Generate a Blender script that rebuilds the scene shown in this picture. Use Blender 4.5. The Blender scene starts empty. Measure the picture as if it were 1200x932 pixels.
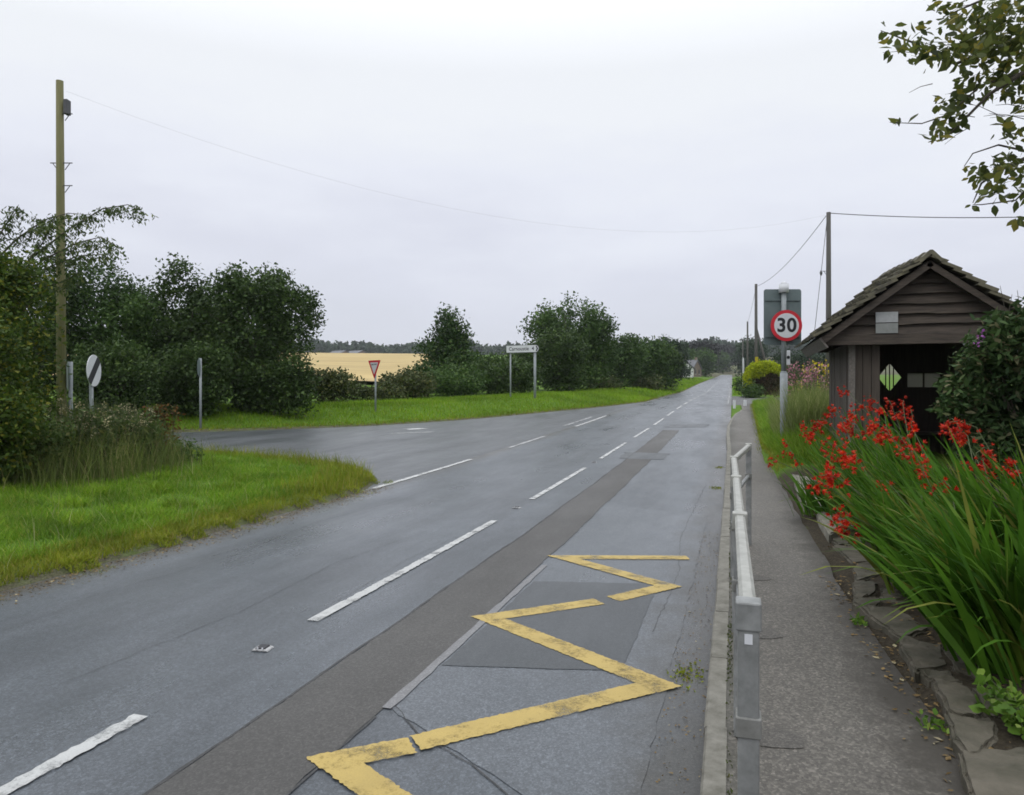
import bpy, bmesh, math, random
import numpy as np
from mathutils import Vector, Matrix

rng = np.random.default_rng(11)
random.seed(11)
C = bpy.context.scene
COL = C.collection

# ------------------------------------------------------------------ surveying
F, CX, HY, EYE = 850.0, 600.0, 457.0, 1.65
TH = math.radians(16.9)
ST, CT = math.sin(TH), math.cos(TH)

def at(x, y, d):
    a = (x - CX) / F
    return Vector(((a * CT - ST) * d, (a * ST + CT) * d, EYE - (y - HY) / F * d))

KY = [-60, 9, 16, 21, 28, 44, 59, 87, 140, 250, 400, 440, 2000]
KZ = [0, 0, .08, .18, .30, .72, .96, 1.34, 2.9, 5.6, 9.6, 10.2, 12]
_ty = np.arange(-60, 1001, 1.0)
_tz = np.interp(_ty, KY, KZ)
_k = np.ones(7) / 7
_ts = np.convolve(np.pad(_tz, 3, mode='edge'), _k, mode='valid')
_ts[_ty <= 8] = 0
def zr(Y): return np.interp(Y, _ty, _ts)

def ground(x, y, off=0.0):
    lo, hi = 0.5, 600.0
    f = lambda d: at(x, y, d).z - float(zr(at(x, y, d).y)) - off
    for d in np.arange(1, 500, .5):
        if f(d) < 0:
            lo, hi = d - .5, d
            break
    for _ in range(30):
        m = (lo + hi) / 2
        if f(m) < 0: hi = m
        else: lo = m
    return at(x, y, lo)

# ------------------------------------------------------------------ object helpers
def link(name, me, mat, parent=None):
    o = bpy.data.objects.new(name, me)
    COL.objects.link(o)
    if mat is not None:
        for m in (mat if isinstance(mat, (list, tuple)) else [mat]):
            me.materials.append(m)
    if parent is not None: o.parent = parent
    return o

def tag(o, label, cat, group=None, kind=None):
    o['label'] = label; o['category'] = cat
    if group: o['group'] = group
    if kind: o['kind'] = kind
    return o

def thing(name, loc, label, cat, rz=0.0, group=None):
    o = bpy.data.objects.new(name, None)
    COL.objects.link(o)
    o.location = loc; o.rotation_euler = (0, 0, rz)
    o.empty_display_size = .2
    return tag(o, label, cat, group)

def struct(o, label=None, cat=None, kind='structure'):
    o['kind'] = kind
    if label: o['label'] = label
    if cat: o['category'] = cat
    return o

def poly_mesh(name, V, n):
    """V (m, n, 3): m faces of n own vertices each"""
    m = V.shape[0]
    me = bpy.data.meshes.new(name)
    me.vertices.add(m * n)
    me.vertices.foreach_set('co', V.reshape(-1).astype(np.float32))
    me.loops.add(m * n)
    me.loops.foreach_set('vertex_index', np.arange(m * n, dtype=np.int32))
    me.polygons.add(m)
    me.polygons.foreach_set('loop_start', np.arange(0, m * n, n, dtype=np.int32))
    me.polygons.foreach_set('loop_total', np.full(m, n, dtype=np.int32))
    me.update(calc_edges=True)
    return me

def strips_mesh(name, L, R):
    """L, R (m, k, 3): m ribbons with k cross-sections (own vertices per ribbon)"""
    m, k, _ = L.shape
    V = np.stack([L, R], axis=2).reshape(m, 2 * k, 3)
    base = (np.arange(m) * 2 * k)[:, None, None]
    j = np.arange(k - 1)[None, :, None] * 2
    q = np.array([0, 1, 3, 2])[None, None, :]
    idx = (base + j + q).reshape(-1, 4)
    me = bpy.data.meshes.new(name)
    me.vertices.add(m * 2 * k)
    me.vertices.foreach_set('co', V.reshape(-1).astype(np.float32))
    n = idx.shape[0]
    me.loops.add(n * 4)
    me.loops.foreach_set('vertex_index', idx.reshape(-1).astype(np.int32))
    me.polygons.add(n)
    me.polygons.foreach_set('loop_start', np.arange(0, n * 4, 4, dtype=np.int32))
    me.polygons.foreach_set('loop_total', np.full(n, 4, dtype=np.int32))
    me.polygons.foreach_set('use_smooth', np.ones(n, dtype=bool))
    me.update(calc_edges=True)
    return me

class MB:
    def __init__(s): s.v = []; s.f = []; s.m = []
    def add(s, v, f, mi=0):
        b = len(s.v)
        s.v += [tuple(p) for p in v]
        s.f += [tuple(b + i for i in q) for q in f]
        s.m += [mi] * len(f)
        return s
    def box(s, x0, x1, y0, y1, z0, z1, M=None, mi=0, j=0):
        v = [Vector((x, y, z)) for z in (z0, z1) for y in (y0, y1) for x in (x0, x1)]
        if j: v = [p + Vector([random.uniform(-j, j) for _ in range(3)]) for p in v]
        if M: v = [M @ p for p in v]
        return s.add(v, [(0, 2, 3, 1), (4, 5, 7, 6), (0, 1, 5, 4), (2, 6, 7, 3), (0, 4, 6, 2), (1, 3, 7, 5)], mi)
    def tube(s, pts, rad, n=10, mi=0, cap=True):
        pts = [Vector(p) for p in pts]
        if not isinstance(rad, (list, tuple)): rad = [rad] * len(pts)
        v = []; f = []
        for i, p in enumerate(pts):
            t = (pts[min(i + 1, len(pts) - 1)] - pts[max(i - 1, 0)]).normalized()
            ref = Vector((0, 0, 1)) if abs(t.z) < .95 else Vector((1, 0, 0))
            u = t.cross(ref).normalized(); w = t.cross(u)
            for k in range(n):
                a = 2 * math.pi * k / n
                v.append(p + (u * math.cos(a) + w * math.sin(a)) * rad[i])
        for i in range(len(pts) - 1):
            for k in range(n):
                f.append((i * n + k, i * n + (k + 1) % n, (i + 1) * n + (k + 1) % n, (i + 1) * n + k))
        if cap:
            f.append(tuple(range(n - 1, -1, -1)))
            f.append(tuple((len(pts) - 1) * n + k for k in range(n)))
        return s.add(v, f, mi)
    def prism(s, pts2, y0, y1, M=None, mi=0):
        """outline in local XZ, thickness along Y"""
        n = len(pts2)
        v = [Vector((p[0], y0, p[1])) for p in pts2] + [Vector((p[0], y1, p[1])) for p in pts2]
        if M: v = [M @ p for p in v]
        f = [tuple(range(n)), tuple(range(2 * n - 1, n - 1, -1))]
        f += [((k + 1) % n, k, n + k, n + (k + 1) % n) for k in range(n)]
        return s.add(v, f, mi)
    def build(s, name, mat, parent=None, smooth=False, bevel=0):
        me = bpy.data.meshes.new(name)
        me.from_pydata(s.v, [], s.f)
        bm = bmesh.new(); bm.from_mesh(me)
        bmesh.ops.recalc_face_normals(bm, faces=bm.faces)
        bm.to_mesh(me); bm.free()
        me.polygons.foreach_set('material_index', np.array(s.m, dtype=np.int32))
        if smooth:
            me.polygons.foreach_set('use_smooth', np.ones(len(me.polygons), dtype=bool))
        o = link(name, me, mat, parent)
        if bevel:
            b = o.modifiers.new('bevel', 'BEVEL'); b.width = bevel; b.segments = 2; b.limit_method = 'ANGLE'
        return o

def text_mesh(name, s, size, mat, parent, M, bold=0.0, spacing=1.0, sx=1.0):
    cu = bpy.data.curves.new(name, 'FONT')
    cu.body = s; cu.size = size; cu.align_x = 'CENTER'; cu.align_y = 'CENTER'
    cu.offset = bold; cu.space_character = spacing; cu.extrude = .001
    t = bpy.data.objects.new(name, cu)
    COL.objects.link(t)
    dg = bpy.context.evaluated_depsgraph_get()
    me = bpy.data.meshes.new_from_object(t.evaluated_get(dg))
    bpy.data.objects.remove(t)
    me.transform(M @ Matrix.Diagonal((sx, 1, 1, 1)))
    me.name = name
    me.materials.clear()
    return link(name, me, mat, parent)

# text drawn in XY, stood up so that it reads from -Y
STAND = Matrix.Rotation(math.pi / 2, 4, 'X')

# ------------------------------------------------------------------ materials
def new_mat(name):
    m = bpy.data.materials.new(name); m.use_nodes = True
    nt = m.node_tree; nt.nodes.clear()
    out = nt.nodes.new('ShaderNodeOutputMaterial')
    b = nt.nodes.new('ShaderNodeBsdfPrincipled')
    nt.links.new(b.outputs[0], out.inputs[0])
    return m, nt, b, out

def nd(nt, t, **kw):
    n = nt.nodes.new(t)
    for k, v in kw.items():
        if k.startswith('i_'):
            key = k[2:]
            n.inputs[int(key) if key.isdigit() else key].default_value = v
        else: setattr(n, k, v)
    return n

def noise(nt, scale, detail=4, rough=.6, vec=None, mapscale=None):
    n = nd(nt, 'ShaderNodeTexNoise', i_Scale=scale, i_Detail=detail, i_Roughness=rough)
    if vec is None:
        tc = nd(nt, 'ShaderNodeTexCoord'); vec = tc.outputs['Object']
    if mapscale:
        mp = nd(nt, 'ShaderNodeMapping'); mp.inputs['Scale'].default_value = mapscale
        nt.links.new(vec, mp.inputs[0]); vec = mp.outputs[0]
    nt.links.new(vec, n.inputs['Vector'])
    return n.outputs['Fac']

def ramp(nt, fac, stops):
    r = nd(nt, 'ShaderNodeValToRGB')
    e = r.color_ramp.elements
    while len(e) < len(stops): e.new(.5)
    for k, (p, c) in enumerate(stops):
        e[k].position = p
        e[k].color = (*c, 1) if not isinstance(c, (int, float)) else (c, c, c, 1)
    nt.links.new(fac, r.inputs[0])
    return r.outputs[0]

def mix(nt, fac, a, b, mode='MIX'):
    n = nd(nt, 'ShaderNodeMix', data_type='RGBA', blend_type=mode)
    for s, v in ((0, fac), (6, a), (7, b)):
        if isinstance(v, (int, float)): n.inputs[s].default_value = v
        elif isinstance(v, tuple): n.inputs[s].default_value = (*v, 1) if len(v) == 3 else v
        else: nt.links.new(v, n.inputs[s])
    return n.outputs[2]

def mth(nt, op, a, b=None, clamp=False):
    n = nd(nt, 'ShaderNodeMath', operation=op, use_clamp=clamp)
    for s, v in ((0, a), (1, b)):
        if v is None: continue
        if isinstance(v, (int, float)): n.inputs[s].default_value = v
        else: nt.links.new(v, n.inputs[s])
    return n.outputs[0]

def bump(nt, b, h, strength=.3, dist=.01):
    n = nd(nt, 'ShaderNodeBump', i_Strength=strength, i_Distance=dist)
    nt.links.new(h, n.inputs['Height'])
    nt.links.new(n.outputs[0], b.inputs['Normal'])

def simple(name, c1, c2=None, scale=6, rough=.6, metal=0, bmp=0, mapscale=None, spec=.5):
    m, nt, b, out = new_mat(name)
    b.inputs['Roughness'].default_value = rough
    b.inputs['Metallic'].default_value = metal
    b.inputs['Specular IOR Level'].default_value = spec
    c2 = c2 or tuple(x * .7 for x in c1)
    n = noise(nt, scale, 6, .65, mapscale=mapscale)
    nt.links.new(ramp(nt, n, [(.32, c2), (.68, c1)]), b.inputs['Base Color'])
    if bmp: bump(nt, b, noise(nt, scale * 6, 4, .6, mapscale=mapscale), bmp)
    return m

def leaf_mat(name, c1, c2, c3=None, trans=.25, rough=.55, patch=.5):
    """c1..c2 per leaf, c3 a minority tint"""
    m, nt, b, out = new_mat(name)
    g = nd(nt, 'ShaderNodeNewGeometry')
    stops = [(0, c1), (.8, c2)] + ([(.93, c3)] if c3 else [])
    col = ramp(nt, g.outputs['Random Per Island'], stops)
    n = noise(nt, patch, 3, .5)
    col = mix(nt, 1.0, col, ramp(nt, n, [(.33, (.68, .70, .66)), (.67, (1.3, 1.28, 1.05))]), 'MULTIPLY')
    nt.links.new(col, b.inputs['Base Color'])
    b.inputs['Roughness'].default_value = rough
    b.inputs['Specular IOR Level'].default_value = .18
    t = nd(nt, 'ShaderNodeBsdfTranslucent')
    nt.links.new(col, t.inputs[0])
    ms = nd(nt, 'ShaderNodeMixShader', i_0=trans)
    nt.links.new(b.outputs[0], ms.inputs[1]); nt.links.new(t.outputs[0], ms.inputs[2])
    nt.links.new(ms.outputs[0], out.inputs[0])
    return m

def asphalt(name, base, tint, rough=.45, dirt=False, streak=True, grit=1.0, bed=False):
    m, nt, b, out = new_mat(name)
    tc = nd(nt, 'ShaderNodeTexCoord'); ob = tc.outputs['Object']
    fine = noise(nt, 260, 3, .8, ob)
    mid = noise(nt, 34, 5, .7, ob)
    big = noise(nt, .8, 6, .65, ob)
    col = mix(nt, ramp(nt, big, [(.3, 0.0), (.7, 1.0)]), base, tint)
    if streak:
        s = noise(nt, 1.0, 5, .6, ob, (1.6, .22, 1))
        col = mix(nt, 1.0, col, ramp(nt, s, [(.33, .78), (.66, 1.24)]), 'MULTIPLY')
    col = mix(nt, .8 * grit, col, ramp(nt, fine, [(.3, .45), (.72, 1.6)]), 'MULTIPLY')
    col = mix(nt, .7 * grit, col, ramp(nt, mid, [(.35, .75), (.7, 1.25)]), 'MULTIPLY')
    if dirt:
        sx = nd(nt, 'ShaderNodeSeparateXYZ'); nt.links.new(ob, sx.inputs[0])
        wob = noise(nt, 2.2, 6, .7, ob)
        ed = mth(nt, 'ADD', sx.outputs[0], mth(nt, 'MULTIPLY', mth(nt, 'SUBTRACT', wob, .5), .9))
        r1 = ramp(nt, mth(nt, 'MULTIPLY_ADD', ed, 1.0), [(0, 0), (1, 1)])
        near = mth(nt, 'MULTIPLY', mth(nt, 'ADD', ed, .62), 2.6, True)     # towards the kerb
        col = mix(nt, mth(nt, 'MULTIPLY', near, .75), col, (.034, .031, .024))
        left = mth(nt, 'MULTIPLY', mth(nt, 'SUBTRACT', -5.28, ed), 2.2, True)
        col = mix(nt, mth(nt, 'MULTIPLY', left, .7), col, (.05, .042, .03))
    vo = nd(nt, 'ShaderNodeTexVoronoi', i_Scale=88 if bed else 110); nt.links.new(ob, vo.inputs['Vector'])
    col = mix(nt, .75 * grit, col, ramp(nt, vo.outputs['Color'], [(.1, .6), (.55, .93), (.95, 1.8)]), 'MULTIPLY')
    if bed:
        sx = nd(nt, 'ShaderNodeSeparateXYZ'); nt.links.new(ob, sx.inputs[0])
        wob = noise(nt, 3.5, 7, .75, ob)
        ed = mth(nt, 'ADD', sx.outputs[0], mth(nt, 'MULTIPLY', mth(nt, 'SUBTRACT', wob, .5), .75))
        col = mix(nt, mth(nt, 'MULTIPLY', mth(nt, 'MULTIPLY', mth(nt, 'SUBTRACT', ed, .56), 4.0, True), .9), col, (.030, .025, .019))
        col = mix(nt, mth(nt, 'MULTIPLY', mth(nt, 'MULTIPLY', mth(nt, 'SUBTRACT', .13, ed), 5, True), .7), col, (.034, .033, .022))
    nt.links.new(col, b.inputs['Base Color'])
    rr = ramp(nt, noise(nt, .55, 6, .65, ob, (1.6, .4, 1)), [(.3, rough - .07), (.7, rough + .2)])
    nt.links.new(rr, b.inputs['Roughness'])
    bump(nt, b, mix(nt, .35, fine, mid), .35, .004)
    return m

def paint(name, col, wear=.42, base=(.09, .09, .095)):
    m, nt, b, out = new_mat(name)
    tc = nd(nt, 'ShaderNodeTexCoord'); ob = tc.outputs['Object']
    n = mth(nt, 'ADD', mth(nt, 'MULTIPLY', noise(nt, 4.5, 5, .6, ob), .62), mth(nt, 'MULTIPLY', noise(nt, 55, 6, .75, ob), .38))
    c = mix(nt, ramp(nt, noise(nt, 3, 4, .6, ob), [(.3, 0), (.7, 1)]), col, tuple(x * .78 for x in col))
    c = mix(nt, ramp(nt, noise(nt, 120, 3, .7, ob), [(.35, .5), (.6, 0)]), c, tuple(x * .65 for x in col))
    nt.links.new(c, b.inputs['Base Color']); b.inputs['Roughness'].default_value = .55
    bump(nt, b, noise(nt, 200, 3, .7, ob), .25, .003)
    tr = nd(nt, 'ShaderNodeBsdfTransparent')
    ms = nd(nt, 'ShaderNodeMixShader')
    nt.links.new(ramp(nt, n, [(wear - .09, .12), (wear - .01, .6), (wear + .07, 1)]), ms.inputs[0])
    nt.links.new(tr.outputs[0], ms.inputs[1]); nt.links.new(b.outputs[0], ms.inputs[2])
    nt.links.new(ms.outputs[0], out.inputs[0])
    return m

M = {}
M['road'] = asphalt('main_road_asphalt', (.046, .054, .063), (.074, .083, .096), .27, dirt=True)
M['side'] = asphalt('side_road_asphalt', (.048, .053, .059), (.068, .074, .081), .36)
M['bay'] = asphalt('bay_asphalt', (.068, .077, .088), (.095, .105, .119), .30, streak=False, dirt=True)
M['trench'] = asphalt('trench_asphalt', (.046, .044, .042), (.064, .061, .058), .55, streak=False, grit=.8)
M['patch'] = asphalt('patch_asphalt', (.038, .043, .048), (.052, .058, .064), .36, streak=False, grit=.6)
M['seal'] = asphalt('joint_seal', (.14, .14, .146), (.17, .17, .176), .5, streak=False, grit=.5)
M['crack'] = asphalt('crack_tar', (.03, .03, .032), (.04, .04, .04), .5, streak=False)
M['pave'] = asphalt('pavement_asphalt', (.072, .065, .056), (.105, .096, .083), .6, streak=False, grit=1.25, bed=True)
M['pave_patch'] = asphalt('pavement_patch', (.060, .055, .048), (.082, .075, .066), .6, streak=False, grit=1.1)
M['drive'] = asphalt('access_asphalt', (.085, .085, .087), (.11, .11, .11), .8, streak=False)
M['white'] = paint('white_road_paint', (.48, .485, .48), .435)
M['oldwhite'] = paint('worn_white_paint', (.40, .405, .41), .47)
M['yellow'] = paint('yellow_road_paint', (.45, .325, .090), .445)
M['kerb'] = simple('concrete_kerb', (.20, .19, .165), (.095, .09, .072), 9, .8, bmp=.5)
M['stone'] = simple('bed_edge_stone', (.098, .085, .064), (.036, .034, .020), 5, .85, bmp=.7)
M['slab'] = simple('pale_flagstone', (.22, .205, .17), (.12, .115, .09), 5, .85, bmp=.5)
M['soil'] = simple('bed_soil', (.045, .036, .027), (.02, .017, .012), 14, .95, bmp=.8)
M['galv'] = simple('galvanised_steel', (.29, .297, .295), (.165, .17, .168), 13, .5, metal=.35, bmp=.05)
M['galv_dark'] = simple('sleeve_steel', (.22, .22, .21), (.15, .15, .14), 25, .55, metal=.3)
M['rail'] = simple('handrail_alloy', (.36, .36, .335), (.24, .24, .22), 18, .5, metal=.15)
M['post'] = simple('sign_post_grey', (.27, .295, .31), (.20, .22, .23), 12, .55)
M['plate'] = simple('sign_back_grey', (.12, .155, .158), (.088, .118, .122), 4, .6)
M['signwhite'] = simple('sign_white', (.60, .61, .64), (.52, .53, .56), 5, .45)
M['signred'] = simple('sign_red', (.55, .015, .03), (.42, .012, .025), 5, .45)
M['signblack'] = simple('sign_black', (.015, .015, .02), (.01, .01, .014), 5, .45)
M['wood_pole'] = simple('weathered_pole', (.165, .15, .070), (.09, .092, .035), 3, .9, bmp=.5, mapscale=(3, 3, .15))
M['wood_pole2'] = simple('grey_pole_wood', (.10, .095, .09), (.06, .056, .05), 3, .9, mapscale=(3, 3, .15))
M['iron'] = simple('dark_iron', (.07, .07, .08), (.04, .04, .045), 10, .6)
M['wire_pale'] = simple('wire_pale', (.42, .42, .45), None, 10, .6)
M['wire'] = simple('wire_black', (.06, .06, .065), None, 10, .6)
M['timber'] = simple('dark_timber', (.085, .066, .051), (.031, .025, .020), 4, .85, bmp=.6, mapscale=(.8, 3, 9))
M['timber_v'] = simple('dark_vertical_timber', (.092, .076, .062), (.036, .029, .023), 5, .85, bmp=.6, mapscale=(9, 9, .6))
M['fascia'] = simple('grey_fascia_timber', (.16, .145, .13), (.09, .08, .07), 6, .85, bmp=.4, mapscale=(6, 1, 6))
M['slate'] = simple('mossy_stone_slate', (.150, .138, .088), (.046, .042, .037), 3.2, .9, bmp=.9)
M['lining'] = simple('shelter_lining', (.075, .060, .048), (.04, .032, .025), 4, .9, mapscale=(8, 8, .6))
M['notice_low'] = simple('dirty_notice', (.24, .25, .24), (.17, .18, .17), 7, .6)
M['notice'] = simple('faded_notice', (.38, .39, .40), (.27, .28, .28), 7, .6)
M['render'] = simple('white_harling', (.62, .62, .60), (.5, .5, .48), 3, .85)
M['roofslate'] = simple('cottage_slate', (.13, .135, .15), (.09, .09, .1), 2, .7)
M['brownwall'] = simple('brown_stone', (.22, .17, .13), (.15, .11, .09), 2, .85)
M['bark'] = simple('bark', (.075, .062, .045), (.035, .03, .022), 6, .95, bmp=.6, mapscale=(4, 4, .8))
M['stud'] = simple('stud_casing', (.42, .42, .42), (.16, .16, .165), 40, .5)
M['litter'] = simple('litter_white', (.7, .7, .7), (.35, .35, .36), 30, .6)
m_, nt_, b_, o_ = new_mat('dusty_pane')
b_.inputs['Base Color'].default_value = (.42, .41, .38, 1); b_.inputs['Roughness'].default_value = .5
t_ = nd(nt_, 'ShaderNodeBsdfTranslucent'); t_.inputs[0].default_value = (.42, .41, .38, 1)
x_ = nd(nt_, 'ShaderNodeMixShader', i_0=.6); nt_.links.new(b_.outputs[0], x_.inputs[1]); nt_.links.new(t_.outputs[0], x_.inputs[2]); nt_.links.new(x_.outputs[0], o_.inputs[0])
M['dusty'] = m_
M['petal'] = leaf_mat('red_petal', (.36, .010, .006), (.50, .024, .008), (.56, .06, .013), .2, .5, 4)
M['croc'] = leaf_mat('sword_leaf', (.034, .098, .010), (.075, .170, .016), (.15, .17, .035), .35, .6, 2.5)
M['stem'] = simple('green_stem', (.06, .09, .025), (.05, .06, .02), 9, .7)
M['pink'] = leaf_mat('pink_petal', (.34, .12, .22), (.42, .19, .28), (.5, .3, .34), .3, .6, 3)
M['purple'] = leaf_mat('purple_petal', (.25, .07, .32), (.36, .12, .42), None, .3, .6, 3)
M['yellowfl'] = leaf_mat('yellow_petal', (.5, .4, .03), (.6, .5, .06), None, .3, .6, 3)
M['cream'] = leaf_mat('pale_seed', (.26, .23, .14), (.40, .36, .25), None, .3, .7, 3)
M['leaf_dark'] = leaf_mat('leaf_dark', (.026, .052, .015), (.050, .088, .023), (.070, .110, .028), .22, .5, 1.0)
M['leaf_mid'] = leaf_mat('leaf_mid', (.034, .070, .020), (.058, .108, .028), (.08, .13, .034), .25, .55, .3)
M['leaf_yel'] = leaf_mat('leaf_yellowish', (.03, .06, .012), (.075, .12, .018), (.17, .17, .02), .3, .55, .8)
M['leaf_ash'] = leaf_mat('leaf_ash', (.04, .065, .022), (.08, .115, .036), (.12, .14, .05), .3, .55, .8)
M['leaf_con'] = leaf_mat('leaf_conical', (.02, .050, .014), (.045, .090, .02), (.075, .11, .03), .22, .55, .3)
M['leaf_olive'] = leaf_mat('leaf_olive', (.040, .056, .022), (.075, .095, .035), (.12, .12, .05), .25, .6, .5)
M['leaf_weed'] = leaf_mat('leaf_weed', (.045, .078, .022), (.085, .125, .036), (.15, .155, .06), .3, .6, .9)
M['leaf_rust'] = leaf_mat('leaf_rust', (.10, .045, .018), (.17, .09, .03), (.12, .13, .04), .25, .65, 1.5)
M['leaf_far'] = leaf_mat('leaf_far', (.022, .044, .026), (.040, .066, .036), None, .15, .7, .05)
M['leaf_copper'] = leaf_mat('leaf_copper', (.016, .018, .022), (.035, .034, .036), None, .15, .7, .1)
M['leaf_gold'] = leaf_mat('leaf_hedge', (.26, .33, .014), (.42, .47, .02), (.12, .16, .012), .35, .6, .7)
M['leaf_bare'] = leaf_mat('leaf_bare', (.035, .032, .018), (.065, .055, .03), (.09, .045, .035), .15, .7, .7)
M['leaf_bud'] = leaf_mat('leaf_shrub', (.022, .048, .018), (.050, .088, .030), (.12, .115, .07), .22, .7, 1.2)
M['leaf_over'] = leaf_mat('leaf_overhang', (.045, .062, .022), (.11, .13, .036), (.19, .17, .035), .48, .5, 3.5)
M['leaf_small'] = leaf_mat('leaf_groundcover', (.06, .13, .02), (.12, .21, .03), (.19, .25, .06), .3, .55, 4)
M['leaf_dead'] = leaf_mat('leaf_fallen', (.10, .065, .03), (.20, .14, .075), (.32, .28, .2), .05, .8, 5)
M['grass'] = leaf_mat('grass_blade', (.090, .188, .014), (.162, .290, .022), (.26, .29, .06), .35, .55, .9)
M['grass_dry'] = leaf_mat('grass_edge', (.14, .19, .015), (.22, .25, .025), (.27, .23, .07), .3, .65, 1.2)
M['grass_far'] = leaf_mat('grass_far', (.115, .215, .012), (.175, .30, .018), (.22, .26, .04), .3, .6, .25)
M['grass_weed'] = leaf_mat('grass_weed', (.09, .13, .035), (.16, .20, .06), (.28, .25, .13), .4, .65, 1.0)
M['grass_tall'] = leaf_mat('grass_tall', (.13, .18, .05), (.24, .29, .11), (.36, .36, .19), .35, .6, 1.0)

def terrain_mat():
    m, nt, b, out = new_mat('ground_cover')
    tc = nd(nt, 'ShaderNodeTexCoord'); ob = tc.outputs['Object']
    g = mix(nt, ramp(nt, noise(nt, .9, 6, .65, ob), [(.3, 0), (.7, 1)]), (.075, .155, .014), (.115, .20, .018))
    g = mix(nt, ramp(nt, noise(nt, 22, 5, .7, ob), [(.3, .8), (.62, 0)]), g, (.045, .085, .012))
    sx = nd(nt, 'ShaderNodeSeparateXYZ'); nt.links.new(ob, sx.inputs[0])
    # flower bed soil on the right of the pavement
    wob = mth(nt, 'MULTIPLY', mth(nt, 'SUBTRACT', noise(nt, 1.6, 4, .6, ob), .5), .8)
    fx = mth(nt, 'MULTIPLY', mth(nt, 'SUBTRACT', mth(nt, 'ADD', sx.outputs[0], wob), .55), 6, True)
    fy = mth(nt, 'MULTIPLY', mth(nt, 'SUBTRACT', 13.4, mth(nt, 'ADD', sx.outputs[1], wob)), 2, True)
    soil = mix(nt, ramp(nt, noise(nt, 30, 6, .7, ob), [(.3, 0), (.7, 1)]), (.022, .018, .013), (.07, .058, .04))
    g = mix(nt, mth(nt, 'MULTIPLY', fx, fy), g, soil)
    ea = nd(nt, 'ShaderNodeAttribute', attribute_name='soil')
    sm = mth(nt, 'MULTIPLY', ea.outputs['Fac'], ramp(nt, noise(nt, 3, 6, .7, ob), [(.3, .55), (.6, 1.0)]))
    g = mix(nt, sm, g, mix(nt, ramp(nt, noise(nt, 40, 4, .7, ob), [(.35, 0), (.65, 1)]), (.05, .042, .03), (.13, .115, .085)))
    # far land: heath and stubble beyond the field
    ln = nd(nt, 'ShaderNodeVectorMath', operation='LENGTH'); nt.links.new(ob, ln.inputs[0])
    fr = mth(nt, 'MULTIPLY', mth(nt, 'SUBTRACT', ln.outputs['Value'], 255), .04, True)
    heath = mix(nt, ramp(nt, noise(nt, .012, 4, .6, ob), [(.38, 0), (.6, 1)]), (.085, .070, .05), (.085, .095, .04))
    g = mix(nt, fr, g, heath)
    nt.links.new(g, b.inputs['Base Color'])
    b.inputs['Roughness'].default_value = .95
    b.inputs['Specular IOR Level'].default_value = .15
    bump(nt, b, noise(nt, 25, 6, .7, ob), .8, .04)
    return m
M['terrain'] = terrain_mat()

def field_mat():
    m, nt, b, out = new_mat('ripe_barley')
    tc = nd(nt, 'ShaderNodeTexCoord'); ob = tc.outputs['Object']
    g = mix(nt, ramp(nt, noise(nt, .05, 6, .6, ob), [(.3, 0), (.7, 1)]), (.37, .28, .135), (.46, .36, .185))
    g = mix(nt, .6, g, ramp(nt, noise(nt, .5, 4, .6, ob, (.08, .5, 1)), [(.35, (.72, .72, .7)), (.65, (1.15, 1.12, 1.05))]), 'MULTIPLY')
    nt.links.new(g, b.inputs['Base Color'])
    b.inputs['Roughness'].default_value = .95; b.inputs['Specular IOR Level'].default_value = .1
    return m
M['field'] = field_mat()

# ------------------------------------------------------------------ plan of the place
XL, XR = -5.72, -0.12          # carriageway edges
def catmull(P, n=6):
    P = [Vector((*p, 0)) for p in P]
    out = []
    for i in range(len(P) - 1):
        p0, p1, p2, p3 = P[max(i - 1, 0)], P[i], P[i + 1], P[min(i + 2, len(P) - 1)]
        for k in range(n):
            t = k / n
            out.append(.5 * ((2 * p1) + (p2 - p0) * t + (2 * p0 - 5 * p1 + 4 * p2 - p3) * t * t + (3 * p1 - p0 - 3 * p2 + p3) * t ** 3))
    out.append(P[-1])
    return [(p.x, p.y) for p in out]
NEAR = catmull([(XL, 10.6), (-6.3, 12.1), (-7.8, 13.5), (-10, 14.5), (-14.1, 15.5), (-18, 15.2), (-34, 13.2), (-70, 9)])
FAR = catmull([(-70, 14), (-34, 17.6), (-24, 18.7), (-18.5, 20.7), (-15.5, 23), (-13.2, 25.7), (-11, 30), (-9.2, 35.4), (-7.1, 42), (XL, 50)])
SIDE = NEAR + FAR
def seg_dist(X, Y, pts):
    d = np.full(X.shape, 1e9)
    for (x0, y0), (x1, y1) in zip(pts[:-1], pts[1:]):
        dx, dy = x1 - x0, y1 - y0
        t = np.clip(((X - x0) * dx + (Y - y0) * dy) / (dx * dx + dy * dy + 1e-12), 0, 1)
        d = np.minimum(d, np.hypot(X - x0 - t * dx, Y - y0 - t * dy))
    return d
def inside(X, Y, pts):
    r = np.zeros(X.shape, bool)
    n = len(pts)
    for i in range(n):
        x0, y0 = pts[i]; x1, y1 = pts[(i + 1) % n]
        c = ((y0 > Y) != (y1 > Y)) & (X < (x1 - x0) * (Y - y0) / (y1 - y0 + 1e-12) + x0)
        r ^= c
    return r
def sd_left(X, Y):
    ins = inside(X, Y, SIDE)
    d = np.minimum(seg_dist(X, Y, NEAR), seg_dist(X, Y, FAR))
    dm = np.where((Y < 10.6) | (Y > 50), XL - X, 1e9)
    d = np.where(ins, -d, np.minimum(d, np.abs(dm)))
    return np.where(X > XL, XL - X, d)
KERB_Y = [-20, 18, 23, 27, 31, 34.5, 37]
KERB_X = [0, 0, -.06, -.05, .06, .24, .5]
def kerb_shift(Y): return np.interp(Y, KERB_Y, KERB_X)
def xe(Y): return np.interp(Y, [-20, 2.9, 6, 9, 13.6, 18, 30, 44], [.98, .94, .82, .77, .73, .66, .85, 1.05])
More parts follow.
